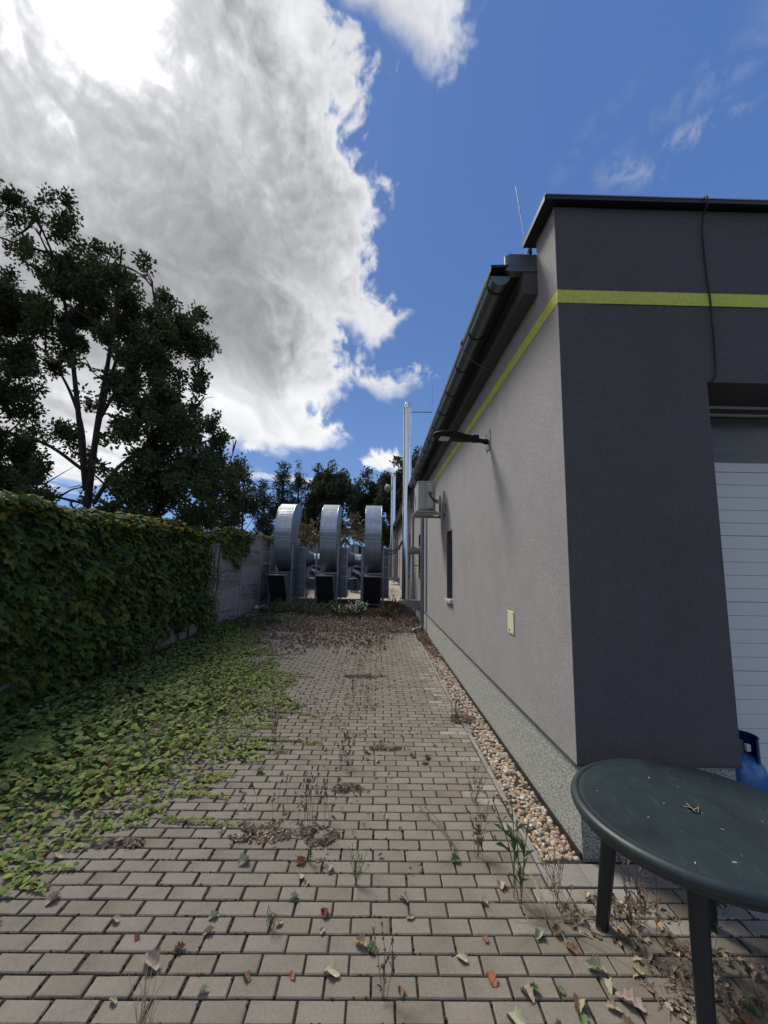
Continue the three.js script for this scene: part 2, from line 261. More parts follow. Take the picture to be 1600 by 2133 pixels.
// ------------------------------------------------------------------ paver pavement: running bond, courses across the yard
{
  const pavement = thing('pavement', 'grey brown brick pavers laid in running bond along the building', 'pavement'); pavement.userData.kind = 'structure';
  const bed = []; // soil in the joints: an uneven sheet just below the stones
  { const X0 = -4.4, X1 = 6.2, Z0 = 1.2, Z1 = -11.2, nx = 90, nz = 120, g = new THREE.PlaneGeometry(X1 - X0, Z0 - Z1, nx, nz); g.rotateX(-Math.PI / 2); g.translate((X0 + X1) / 2, 0, (Z0 + Z1) / 2); const p = g.attributes.position; for (let i = 0; i < p.count; i++) p.setY(i, groundY(p.getZ(i)) - 0.0095 + 0.006 * fbm(p.getX(i) * 5, 0, p.getZ(i) * 5, 3)); g.computeVertexNormals(); bed.push(g); }
  part(pavement, 'joint_soil', muv(bed[0]), M.soil);
  const L = 0.2, Wd = 0.1, R = rng(5);
  const variants = 6, geos = [];
  const stone = (l, w, s) => { // chamfered stone, top at y = 0
    const c = 0.0045, h = 0.035, a = l / 2, b = w / 2, R2 = rng(s * 31 + 7), j = () => (R2() - 0.5) * 0.0035;
    const top = [[-a + c + j(), 0, -b + c + j()], [a - c + j(), 0, -b + c + j()], [a - c + j(), 0, b - c + j()], [-a + c + j(), 0, b - c + j()]];
    const mid = [[-a, -c, -b], [a, -c, -b], [a, -c, b], [-a, -c, b]], bot = mid.map(([x, , z]) => [x, -h, z]), f = [];
    f.push([top[0], top[2], top[1]], [top[0], top[3], top[2]]);
    for (let k = 0; k < 4; k++) { const n = (k + 1) % 4; f.push([top[k], top[n], mid[n]], [top[k], mid[n], mid[k]], [mid[k], mid[n], bot[n]], [mid[k], bot[n], bot[k]]); }
    return muv(tri(f), s * 0.37, s * 0.53);
  };
  for (let s = 0; s < variants; s++) geos.push(stone(0.1935, 0.0935, s));
  const half = []; for (let s = 0; s < 3; s++) half.push(stone(0.0935, 0.0935, s + 9));
  const tones = [[0.268, 0.236, 0.192], [0.248, 0.219, 0.18], [0.286, 0.252, 0.207], [0.25, 0.217, 0.17], [0.276, 0.245, 0.202], [0.385, 0.365, 0.325], [0.335, 0.305, 0.263]];
  const mats = tones.map((t, i) => mat('paver stone ' + i, t, 0.95, { map: T.concrete, bumpMap: T.concreteBump, bumpScale: 0.0016 }));
  const all = [];
  let row = 0;
  for (let z = 0.9; z > -10.9; z -= Wd, row++) {
    const right = z > -2.56 ? 6.1 : 1.0, sh = (row % 2) * L / 2 + Math.sin(row * 0.7) * 0.004;
    const x0 = -4.3;
    for (let x = x0 + sh; x < right - 0.02; x += L) {
      let l = L, hx = x + L / 2, hf = false;
      if (x + L > right + 0.03) { l = L / 2; hx = x + L / 4; hf = true; if (x + l > right + 0.03) continue; }
      const loose = hx < -0.6 ? 1 : 0.45;
      const t = R() < 0.0 ? 0 : Math.floor(R() * 5);
      const edge = hx > 0.78 && z < -2.3 && R() < (hx > 0.93 ? 0.75 : 0.3);
      all.push({ x: hx + (R() - 0.5) * 0.005 * loose, z: z + (R() - 0.5) * 0.004 * loose, y: groundY(z) + (R() - 0.5) * 0.003, rx: (R() - 0.5) * 0.012, ry: (R() - 0.5) * 0.02 * loose, rz: (R() - 0.5) * 0.008, s: loose > 0.5 ? 0.955 + R() * 0.018 : 0.974 + R() * 0.014, t: edge ? 5 + (R() < 0.5 ? 1 : 0) : t, g: Math.floor(R() * variants), hf });
    }
  }
  for (const p of all) { const d = Math.hypot(p.x, 1.79, p.z); p.rank = onScreen(p.x, 0, p.z, 1.0) ? 1.79 / (d * d * d) : 0; }
  all.sort((a, b) => b.rank - a.rank);
  const rest = tones.map(() => []);
  all.forEach((p, i) => {
    const geo = p.hf ? half[p.g % 3] : geos[p.g], m4 = place(p.x, p.y, p.z, p.rx, p.ry, p.rz, p.s, 1, p.s);
    if (i < 300) { const m = part(pavement, i ? 'paver_' + String(i).padStart(3, '0') : 'paver', geo, mats[p.t]); m.applyMatrix4(m4); }
    else rest[p.t].push(geo.clone().applyMatrix4(m4));
  });
  rest.forEach((l, i) => { if (l.length) { const m = part(pavement, 'farther_pavers', merge(l), mats[i]); m.userData.kind = 'stuff'; } });
  // kerb stones along the gravel and in front of the plinth
  let z = -2.74;
  while (z > -11) { const g = muv(rbox(1.003, 1.043, -0.1, 0.004, z - 0.995, z, 0.005)); part(pavement, 'kerb_stone', g, M.kerb); z -= 1.0; }
  for (let x = 1.003; x < 2.3; x += 0.25) part(pavement, 'kerb_stone', muv(rbox(x, x + 0.247, -0.08, 0.004, -2.735, -2.556, 0.005), x), M.kerb);
  // moss and dirt crumbs caught in the joints
  const crumb = new THREE.IcosahedronGeometry(1, 0), list = [], Rm = rng(77);
  for (let k = 0; k < 15000; k++) {
    const zr = -1.4 - Math.pow(Rm(), 1.5) * 7.5, r0 = Math.round((0.9 - zr) / Wd - 0.5), zz = 0.9 - (r0 + 0.5) * Wd; let x = -4.2 + Rm() * (zr > -2.5 ? 7 : 5.2), zc = zz + (Rm() - 0.5) * 0.006;
    if (Rm() < 0.3) { const sh = ((r0) % 2) * L / 2; x = -4.3 + sh + Math.round((x + 4.3 - sh) / L) * L + (Rm() - 0.5) * 0.005; zc = zz + 0.05 + (Rm() - 0.5) * 0.09; }
    if (x > 1.0 && zc < -2.5) continue;
    if (N3(x * 2.3, 0.2, zc * 2.3) + (x < -0.5 ? 0.25 : -0.08) < Rm() * 0.5 - 0.2) continue;
    const s = 0.004 + Rm() * Rm() * 0.0085, d = 0.5 + Rm() * 0.6, gr = Rm() < 0.25;
    list.push({ m: place(x, groundY(zc) - 0.004, zc, Rm() * 6, Rm() * 6, Rm() * 6, s * 1.5, s * 0.75, s), c: gr ? [0.045 * d, 0.055 * d, 0.022 * d] : [0.06 * d, 0.045 * d, 0.034 * d] });
  }
  copies(pavement, 'joint_moss', crumb, mat('moss', [1, 1, 1], 1), list);
}
// ------------------------------------------------------------------ pebble strip along the plinth
{
  const R = rng(91), shape = (s) => { const g = new THREE.IcosahedronGeometry(1, 2), p = g.attributes.position; for (let i = 0; i < p.count; i++) { const v = V3().fromBufferAttribute(p, i), k = 1 + 0.28 * N3(v.x * 1.1 + s * 5, v.y * 1.1, v.z * 1.1); p.setXYZ(i, v.x * k * 1.2, v.y * k * 0.72, v.z * k * 0.92); } g.computeVertexNormals(); return g; };
  const cols = [[0.46, 0.33, 0.22], [0.52, 0.41, 0.3], [0.38, 0.25, 0.15], [0.56, 0.5, 0.42], [0.3, 0.26, 0.23], [0.44, 0.29, 0.18], [0.64, 0.61, 0.56], [0.24, 0.19, 0.15], [0.42, 0.32, 0.26]];
  const lists = [[], [], []];
  for (let layer = 0; layer < 2; layer++) for (let k = 0; k < 2900; k++) {
    const z = -2.79 - Math.pow(R(), 1.15) * 8.6, x = 1.052 + R() * 0.238, s = 0.010 + R() * 0.011, c = cols[Math.floor(R() * cols.length)], d = 0.84 + R() * 0.42;
    lists[k % 3].push({ m: place(x, groundY(z) - 0.03 + layer * 0.013 + R() * 0.01, z, R() * 0.8 - 0.4, R() * 6.3, R() * 0.8 - 0.4, s), c: c.map((v) => v * d) });
  }
  const strip = thing('pebble_strip', 'band of tan and white rounded pebbles between the kerb and the building plinth', 'gravel'); strip.userData.kind = 'stuff';
  lists.forEach((l, i) => copies(strip, 'pebbles', shape(i), M.pebble, l));
  const mem = part(strip, 'membrane', muv(box(1.288, 1.299, -0.04, 0.035, -11, -2.78)), M.black); mem.userData.kind = 'stuff';
}
// ================================================================== BUILDING
const XW = 1.281, ZF = -2.754, ZE = -30, XR = 7.5;
const building = thing('building', 'single storey grey plastered workshop with yellow green stripe and white garage door', 'building');
{
  const win = [[-7.08, -7.65, 1.21, 2.43], [-12.45, -13.0, 1.56, 2.76], [-18.2, -18.75, 1.7, 2.9]];
  const hole = ([a, b, c, d]) => [[a, c], [b, c], [b, d], [a, d]];
  part(building, 'wall', muv(pull([[ZF, 0.56], [ZE, 0.56], [ZE, 4.25], [-3.1, 4.25], [-3.1, 4.501], [ZF, 4.501]], XW, XW + 0.3, win.map(hole))), M.plaster);
  const fx = XW + 0.003; // front wall, butted against the side wall's corner
  const front = merge([box(fx + 0.297, 2.335, 0.56, 4.499, -3.1, ZF), box(2.335, 5.4, 3.13, 4.499, -3.1, ZF), box(5.4, XR, 0.56, 4.499, -3.1, ZF), box(fx, fx + 0.297, 0.562, 4.497, ZF, ZF + 0.004), box(2.1, 2.335, 0.56, 3.13, -3.4, -3.1), box(5.4, 5.6, 0.56, 3.13, -3.4, -3.1), box(2.1, 5.6, 3.13, 3.4, -3.4, -3.1)]);
  tag(part(building, 'wall', muv(front), M.anthracite), 'darker anthracite front wall round the garage door');
  part(building, 'plinth', muv(merge([box(1.303, 1.5, -0.1, 0.56, ZE, -2.774), box(1.5, 2.31, -0.1, 0.56, -3.2, -2.774), box(5.42, XR, -0.1, 0.56, -3.2, -2.774)])), M.plinth);
  part(building, 'plinth_drip_edge', merge([box(1.276, 1.31, 0.551, 0.5595, ZE, ZF + 0.002), box(1.31, 2.335, 0.551, 0.5595, -2.79, ZF + 0.007)]), M.frame);
  part(building, 'stripe', muv(merge([box(XW - 0.003, XW, 3.715, 3.816, ZE, ZF + 0.004), box(XW - 0.003, XR, 3.715, 3.816, ZF + 0.004, ZF + 0.007)])), M.yellow);
  part(building, 'wall', muv(merge([box(XR - 0.2, XR, -0.1, 4.5, ZE, -3.1), box(XW, XR, -0.1, 4.5, ZE - 0.2, ZE)])), M.plaster);
  part(building, 'floor_slab', box(1.5, XR - 0.2, -0.06, -0.02, ZE, -3.2), M.concrete);
  // parapet cap, roof, soffit
  part(building, 'parapet_cap', pull([[ZF + 0.06, 4.512], [-3.16, 4.50], [-3.16, 4.52], [ZF + 0.06, 4.534]], XW - 0.09, XR), M.capMetal);
  part(building, 'cap_lip', merge([box(XW - 0.092, XR, 4.504, 4.537, ZF + 0.06, ZF + 0.066), box(XW - 0.096, XW - 0.09, 4.492, 4.535, -3.16, ZF + 0.066)]), M.capMetal);
  tag(part(building, 'cap_edge', box(XW - 0.09, XR, 4.535, 4.543, ZF + 0.04, ZF + 0.07), M.galvDull), 'bright folded upper edge of the parapet cap');
  const roof = part(building, 'roof', (() => { const s = new THREE.Shape([[0.9, 4.262], [XR, 4.6], [XR, 4.66], [0.9, 4.285]].map((p) => new THREE.Vector2(...p))); const g = new THREE.ExtrudeGeometry(s, { depth: 26.9, bevelEnabled: false }); g.translate(0, 0, ZE); return g; })(), M.capMetal);
  part(roof, 'drip_edge', box(0.896, 0.903, 4.238, 4.283, ZE, -3.1), M.capMetal);
  part(roof, 'flashing', merge([pull([[-3.1, 4.237], [-3.16, 4.237], [-3.16, 4.39], [-3.1, 4.39]], 1.045, 1.281), box(1.03, 1.284, 4.228, 4.245, -3.165, -3.09), rod(V3(1.045, 4.245, -3.13), V3(1.045, 4.38, -3.13), 0.03, 0.03, 10)]), M.zinc);
  part(building, 'soffit', muv(box(1.16, 1.2805, 4.03, 4.258, ZE, -3.1)), M.anthracite);
  part(building, 'eave_board', box(1.03, 1.16, 4.24, 4.262, ZE, -3.12), M.capMetal);
  // gutters
  const gut = (z0, z1) => {
    const cx = 0.982, cy = 4.208, r = 0.08, n = 16, sh = new THREE.CylinderGeometry(r, r, z0 - z1, n, 1, true, -Math.PI / 2, Math.PI);
    sh.rotateX(Math.PI / 2); sh.rotateZ(0); sh.translate(cx, cy, (z0 + z1) / 2);
    const p = sh.attributes.position; for (let i = 0; i < p.count; i++) if (p.getY(i) > cy) p.setY(i, 2 * cy - p.getY(i));
    sh.computeVertexNormals();
    const cap = (z) => { const g = new THREE.CircleGeometry(r, n, Math.PI, Math.PI); g.translate(cx, cy, z); return g; };
    const g = part(building, 'gutter', merge([sh, cap(z0), cap(z1), tube([[cx - r, cy, z0], [cx - r, cy, z1]], 0.009, 8, 1)]), M.zinc);
    for (let z = z0 - 0.12; z > z1; z -= 0.72) part(g, 'bracket', (() => { const t = new THREE.TorusGeometry(r + 0.004, 0.006, 6, 14, Math.PI); t.rotateZ(Math.PI); t.scale(1, 1, 2.2); t.translate(cx, cy, z); return t; })(), M.capMetal);
    return g;
  };
  gut(-3.13, -12.2); gut(-12.6, -29.6);
  // downspouts
  const spout = (z, y0, top) => {
    const d = part(building, 'downspout', merge([tube([[0.985, 4.15, z + 0.1], [0.985, 4.04, z + 0.06], [1.08, 3.9, z], [1.19, 3.72, z], [1.2, 3.6, z]], 0.047, 12, 40), rod(V3(1.2, 3.62, z), V3(1.2, y0 + 0.34, z), 0.047), tube([[1.2, y0 + 0.36, z], [1.2, y0 + 0.2, z], [1.16, y0 + 0.1, z + 0.02], [1.05, y0 + 0.07, z + 0.05], [0.97, y0 + 0.045, z + 0.07], [0.94, y0 + 0.0, z + 0.08]], 0.047, 12, 40)]), M.pipeGrey);
    for (const y of [0.95, 2.3, 3.3]) part(d, 'clamp', merge([rod(V3(1.2, y, z), V3(1.2, y + 0.03, z), 0.052), box(1.24, XW, y + 0.008, y + 0.02, z - 0.01, z + 0.01)]), M.pipeGrey);
    part(d, 'socket', rod(V3(1.2, top, z), V3(1.2, top + 0.06, z), 0.054), M.pipeGrey);
  };
  spout(-11.1, groundY(-11.1), 1.25); spout(-25.6, groundY(-25.6), 1.6);
  part(building, 'conduit', merge([rod(V3(1.266, 0.6, -10.7), V3(1.266, 3.6, -10.7), 0.012, 0.012, 8), box(1.262, XW, 1.1, 1.13, -10.72, -10.68)]), M.pipeGrey);
  // windows
  for (const [a, b, c, d] of win) {
    const w = part(building, 'window', merge([box(XW + 0.17, XW + 0.23, c, d, b, b + 0.05), box(XW + 0.17, XW + 0.23, c, d, a - 0.05, a), box(XW + 0.17, XW + 0.23, c, c + 0.05, b + 0.05, a - 0.05), box(XW + 0.17, XW + 0.23, d - 0.05, d, b + 0.05, a - 0.05)]), M.frame);
    part(w, 'pane', box(XW + 0.19, XW + 0.205, c + 0.05, d - 0.05, b + 0.05, a - 0.05), M.glass);
    part(w, 'sill', pull([[a + 0.03, 0], [b - 0.03, 0], [b - 0.03, 0.02], [a + 0.03, 0.02]].map(([z, y]) => [z, c - 0.022 + y]), XW - 0.055, XW + 0.17), M.white);
    part(w, 'sill_end', merge([box(XW - 0.057, XW + 0.02, c - 0.045, c + 0.012, a + 0.02, a + 0.032), box(XW - 0.058, XW - 0.05, c - 0.045, c, b - 0.03, a + 0.02)]), M.white);
    part(w, 'shutter_box', box(XW + 0.06, XW + 0.17, d - 0.14, d - 0.002, b + 0.002, a - 0.002), M.frame);
    part(w, 'reveal', merge([box(XW + 0.004, XW + 0.17, c, d - 0.001, b, b + 0.006)]), M.frame);
  }
  part(building, 'vent_cover', rbox(XW - 0.012, XW, 0.72, 1.06, -13.85, -13.5, 0.004), M.white);
  part(building, 'vent_cover', rbox(XW - 0.012, 1.302, 0.2, 0.5, -13.6, -13.0, 0.004), M.white);
  // garage door
  const zd = -3.22, door = part(building, 'garage_door', merge([box(2.335, 5.4, 3.055, 3.128, zd, zd + 0.05), box(2.335, 2.42, 0, 3.055, zd - 0.03, zd + 0.0), box(2.335, 5.4, -0.02, 3.05, zd - 0.06, zd - 0.04), box(2.42, 5.4, 2.59, 2.664, zd - 0.03, zd + 0.003)]), M.door);
  tag(part(door, 'head_frame', box(2.335, 5.4, 3.06, 3.1, zd + 0.05, zd + 0.058), M.frame), 'dark head frame above the door glazing');
  part(door, 'pane', box(2.42, 3.9, 2.668, 3.05, zd - 0.025, zd - 0.01), M.frosted);
  part(door, 'pane', box(3.95, 5.4, 2.668, 3.05, zd - 0.025, zd - 0.01), M.frosted);
  for (let k = 0; k < 25; k++) { const y1 = 2.586 - k * 0.1037, y0 = Math.max(0.01, y1 - (k % 5 === 4 ? 0.1 : 0.1018)); if (y1 < 0.05) break; const g = muv(rbox(2.424, 5.398, y0, y1, zd - 0.03, zd, 0.003, 1)); part(door, k ? 'slat_' + String(k).padStart(3, '0') : 'slat', g, M.door); }
  part(building, 'apron', muv(box(2.335, 5.4, -0.06, 0.0, -3.3, -2.6)), M.kerb);
}
// ------------------------------------------------------------------ things fixed to the building
{
  const cable = part(scene, 'facade_cable', tube([[2.385, 4.552, ZF + 0.05], [2.388, 4.55, ZF + 0.08], [2.39, 4.49, ZF + 0.078], [2.39, 4.41, ZF + 0.03], [2.391, 4.2, ZF + 0.014], [2.393, 3.95, ZF + 0.014], [2.4, 3.77, ZF + 0.016], [2.402, 3.5, ZF + 0.014], [2.396, 3.25, ZF + 0.014], [2.375, 3.155, ZF + 0.02], [2.345, 3.12, ZF + 0.0], [2.345, 3.1, -3.1]], 0.0062, 8, 120), M.black);
  tag(cable, 'black cable running down the dark front wall to the garage door corner', 'cable');
  const h = thing('inspection_hatch', 'small cream rectangular inspection hatch on the grey side wall', 'hatch', [XW, 0, 0]);
  part(h, 'cover', rbox(-0.012, 0, 1.168, 1.376, -4.062, -3.888, 0.005), M.cream);
  each(h, 'screw', [[-4.045, 1.362], [-3.905, 1.362], [-4.045, 1.185], [-3.905, 1.185]].map(([z, y]) => rod(V3(-0.0145, y, z), V3(-0.011, y, z), 0.005, 0.005, 8)), M.galvDull);
  part(h, 'latch', rod(V3(-0.016, 1.2, -4.0), V3(-0.011, 1.2, -4.0), 0.012, 0.012, 12), M.pipeGrey);
  // street lamp style wall light
  const l = thing('wall_lamp', 'black flat LED street light on a short wall arm beside the stripe', 'lamp', [XW, 3.262, -4.66]);
  part(l, 'wall_plate', merge([rbox(-0.008, 0, -0.11, 0.12, -0.1, 0.1, 0.004)]), M.galvDull);
  each(l, 'bolt', [[-0.08, 0.09], [0.08, 0.09], [-0.08, -0.08], [0.08, -0.08]].map(([z, y]) => rod(V3(-0.02, y, z), V3(-0.006, y, z), 0.008, 0.008, 6)), M.galvDull);
  part(l, 'arm', merge([rod(V3(-0.23, 0.022, 0), V3(-0.005, -0.012, 0), 0.026), rod(V3(-0.06, -0.004, 0), V3(-0.02, -0.01, 0), 0.034)]), M.lampBlack);
  const head = (() => { // flat tapering housing, widest two thirds out
    const prof = [[-0.13, 0.035, 0.0, 0.062], [-0.2, 0.042, -0.012, 0.066], [-0.28, 0.058, -0.014, 0.075], [-0.36, 0.105, 0.0, 0.085], [-0.46, 0.13, 0.02, 0.094], [-0.56, 0.125, 0.032, 0.092], [-0.63, 0.09, 0.045, 0.085], [-0.66, 0.03, 0.056, 0.074]], n = 14, P = [], I = [];
    prof.forEach(([x, w, y0, y1]) => { for (let k = 0; k < n; k++) { const a = k / n * 2 * Math.PI, c = Math.cos(a), s = Math.sin(a), e = (q) => Math.sign(q) * Math.pow(Math.abs(q), 0.6); P.push(x, (y0 + y1) / 2 + e(s) * (y1 - y0) / 2, e(c) * w); } });
    for (let j = 0; j + 1 < prof.length; j++) for (let k = 0; k < n; k++) { const a = j * n + k, b = j * n + (k + 1) % n; I.push(a, b, a + n, b, b + n, a + n); }
    for (let k = 1; k + 1 < n; k++) { I.push(0, k + 1, k); const q = (prof.length - 1) * n; I.push(q, q + k, q + k + 1); }
    const g = new THREE.BufferGeometry(); g.setAttribute('position', new THREE.BufferAttribute(new Float32Array(P), 3)); g.setIndex(I); g.computeVertexNormals(); return g;
  })();
  const hd = part(l, 'lamp_head', head, M.lampBlack);
  part(hd, 'lens', rbox(-0.58, -0.47, 0.008, 0.032, -0.06, 0.06, 0.008), M.lens);
  each(hd, 'clamp_screw', [rod(V3(-0.19, 0.06, 0), V3(-0.19, 0.088, 0), 0.007, 0.007, 8), rod(V3(-0.155, 0.06, 0), V3(-0.155, 0.088, 0), 0.007, 0.007, 8)], M.steel);
  part(l, 'collar', rbox(-0.2, -0.12, -0.016, 0.066, -0.04, 0.04, 0.01), M.lampBlack);
  // air conditioner
  const a = thing('air_conditioner', 'aged white outdoor air conditioning unit on wall brackets', 'air conditioner', [0, 2.83, 0]);
  part(a, 'casing', rbox(0.745, 1.09, 0.03, 0.575, -8.55, -7.75, 0.03, 3), M.acWhite);
  part(a, 'lid', rbox(0.74, 1.094, 0.56, 0.585, -8.555, -7.744, 0.008), M.acWhite);
  part(a, 'panel_seam', merge([box(0.888, 0.893, 0.05, 0.56, -7.7502, -7.748), box(0.872, 0.875, 0.05, 0.56, -7.7502, -7.748)]), M.galvDull);
  const gr = []; for (let k = 1; k < 7; k++) { const t = new THREE.TorusGeometry(k * 0.034, 0.003, 5, 28); t.rotateY(Math.PI / 2); t.translate(0.736, 0.3, -8.28); gr.push(t); }
  part(a, 'fan_grille', merge(gr), M.acWhite);
  part(a, 'service_cover', rbox(0.93, 1.03, 0.36, 0.54, -7.75, -7.695, 0.012), M.acWhite);
  part(a, 'valve_cover', rbox(0.925, 1.03, 0.05, 0.25, -7.75, -7.665, 0.014), M.acWhite);
  part(a, 'power_cable', tube([[0.97, 0.37, -7.71], [0.972, 0.31, -7.68], [1.0, 0.25, -7.66], [1.06, 0.2, -7.68], [1.12, 0.18, -7.72]], 0.016, 8, 40), M.black);
  part(a, 'refrigerant_pipe', merge([tube([[1.03, 0.2, -7.7], [1.1, 0.215, -7.72], [1.2, 0.205, -7.73], [1.285, 0.195, -7.73]], 0.016, 10, 40), tube([[1.03, 0.12, -7.7], [1.08, 0.15, -7.71], [1.16, 0.165, -7.73], [1.285, 0.155, -7.73]], 0.014, 10, 40)]), M.acWhite);
  for (const z of [-7.86, -8.42]) part(a, 'bracket', merge([box(1.245, 1.279, -0.05, 0.42, z - 0.02, z + 0.02), box(0.72, 1.279, -0.055, -0.02, z - 0.02, z + 0.02), box(0.72, 1.279, -0.02, -0.012, z - 0.03, z + 0.03)]), M.acWhite);
  part(a, 'foot', merge([box(0.74, 1.1, 0.0, 0.03, -7.95, -7.8), box(0.74, 1.1, 0, 0.03, -8.5, -8.38), box(0.70, 1.12, -0.012, 0.004, -8.56, -7.73)]), M.acWhite);
  // lightning rod at the parapet
  const r = thing('lightning_rod', 'thin slanted lightning rod with looped wire behind the parapet corner', 'lightning rod', [1.25, 4.36, -3.2]);
  part(r, 'rod', rod(V3(-0.02, 0.2, 0), V3(-0.085, 0.8, -0.02), 0.005, 0.004, 8), M.galv);
  part(r, 'wire', tube([[-0.05, -0.02, 0.07], [-0.035, 0.07, 0.06], [-0.005, 0.13, 0.02], [0.012, 0.165, 0.0], [-0.005, 0.2, 0]], 0.005, 8, 40), M.zinc);
  part(r, 'holder', merge([box(0.005, 0.031, 0.12, 0.17, -0.01, 0.01), tube([[0.028, 0.17, 0], [0.0, 0.155, 0.01], [-0.005, 0.13, 0.01], [0.028, 0.12, 0]], 0.005, 6, 20)]), M.capMetal);
  // wire clamped across the gutter
  const w = thing('earthing_wire', 'thin wire looping from the gutter clamp down to the soffit', 'wire', [0, 0, -4.3]);
  part(w, 'wire', tube([[0.9, 4.3, 0], [0.905, 4.18, 0.02], [0.96, 4.105, 0.02], [1.06, 4.04, 0.0], [1.15, 4.012, -0.03], [1.28, 4.0, -0.08]], 0.0045, 6, 50), M.galvDull);
  part(w, 'clamp', merge([rbox(0.875, 0.92, 4.27, 4.31, -0.03, 0.03, 0.005), rod(V3(0.885, 4.25, -0.012), V3(0.885, 4.33, -0.012), 0.006, 0.006, 6), rod(V3(0.885, 4.25, 0.012), V3(0.885, 4.33, 0.012), 0.006, 0.006, 6)]), M.galv);
}
// ------------------------------------------------------------------ chimneys beside the wall
function chimney(label, X, Z, y0, top, r, branch, arm) {
  const c = thing('steel_chimney', label, 'chimney', [X, 0, Z], 0, 'steel chimneys along the side wall');
  const f = part(c, 'flue', rod(V3(0, y0, 0), V3(0, top - 0.18, 0), r, r, 28), M.steel);
  for (let y = y0 + 0.35; y < top - 0.3; y += 0.92) each(f, 'joint_band', [rod(V3(0, y, 0), V3(0, y + 0.025, 0), r + 0.006, r + 0.006, 28), rod(V3(0, y + 0.1, 0), V3(0, y + 0.115, 0), r + 0.004, r + 0.004, 28)], M.steel);
  part(c, 'cap', (() => { const g = new THREE.LatheGeometry([[r, 0], [r + 0.008, 0.01], [r + 0.008, 0.05], [r * 0.85, 0.12], [r * 0.8, 0.2], [r * 0.6, 0.2]].map((p) => new THREE.Vector2(...p)), 28); g.translate(0, top - 0.2, 0); return g; })(), M.steel);
  part(c, 'support_post', merge([box(r + 0.04, r + 0.1, y0, Math.min(top - 2.7, 4.25), -0.03, 0.03), ...[1.0, 2.9, 3.9].map((y) => box(r + 0.1, XW - X, y0 + y, y0 + y + 0.035, -0.02, 0.02))]), M.galvDull);
  part(c, 'console', merge([box(-0.2, XW - X, y0 - 0.1, y0 - 0.02, -0.2, 0.2), pull([[-0.2, y0 - 0.1], [-0.17, y0 - 0.1], [-0.17, y0 - 0.12], [-0.2, y0 - 0.12]], 0.0, XW - X)]), M.galvDull);
  each(c, 'console_brace', [[-0.19], [0.17]].map(([z]) => { const s = new THREE.Shape([[-0.15, y0 - 0.1], [XW - X, y0 - 0.1], [XW - X, y0 - 0.34]].map((p) => new THREE.Vector2(...p))); const g = new THREE.ExtrudeGeometry(s, { depth: 0.02, bevelEnabled: false }); g.translate(0, 0, z); return g; }), M.galvDull);
  if (branch) { const b = part(c, 'wall_branch', rod(V3(0, branch, 0), V3(XW - X, branch, 0), 0.11, 0.11, 24), M.silverWrap); part(b, 'collar', rod(V3(XW - X - 0.03, branch, 0), V3(XW - X - 0.001, branch, 0), 0.14, 0.14, 24), M.silverWrap); }
  if (arm) { part(c, 'lightning_arm', merge([rod(V3(r, arm, 0), V3(0.78, arm + 0.01, 0), 0.012, 0.012, 8), rod(V3(0.78, arm - 0.02, 0), V3(0.79, arm + 0.9, 0), 0.004, 0.003, 6)]), M.capMetal); }
}
chimney('tall polished steel chimney beside the downspout, nearer of the two', 0.87, -12.6, 0.78, 6.98, 0.132, 2.25, 6.68);
chimney('farther polished steel chimney, partly hidden behind the tall one', 0.86, -24.7, 1.1, 7.36, 0.14, 2.9, null);
{
  const d = thing('satellite_dish', 'small grey satellite dish beside the farther chimney top', 'satellite dish', [0.5, 6.45, -24.5], -0.5);
  part(d, 'dish', (() => { const g = new THREE.SphereGeometry(0.4, 20, 8, 0, Math.PI * 2, 0, 0.65); g.rotateX(Math.PI / 2); g.translate(0, 0, -0.35); return g; })(), M.galvDull);
  part(d, 'arm', merge([rod(V3(0, 0, -0.02), V3(0.25, -0.05, -0.15), 0.02), rod(V3(0, -0.2, 0), V3(0, -0.02, 0.35), 0.01)]), M.galvDull);
}
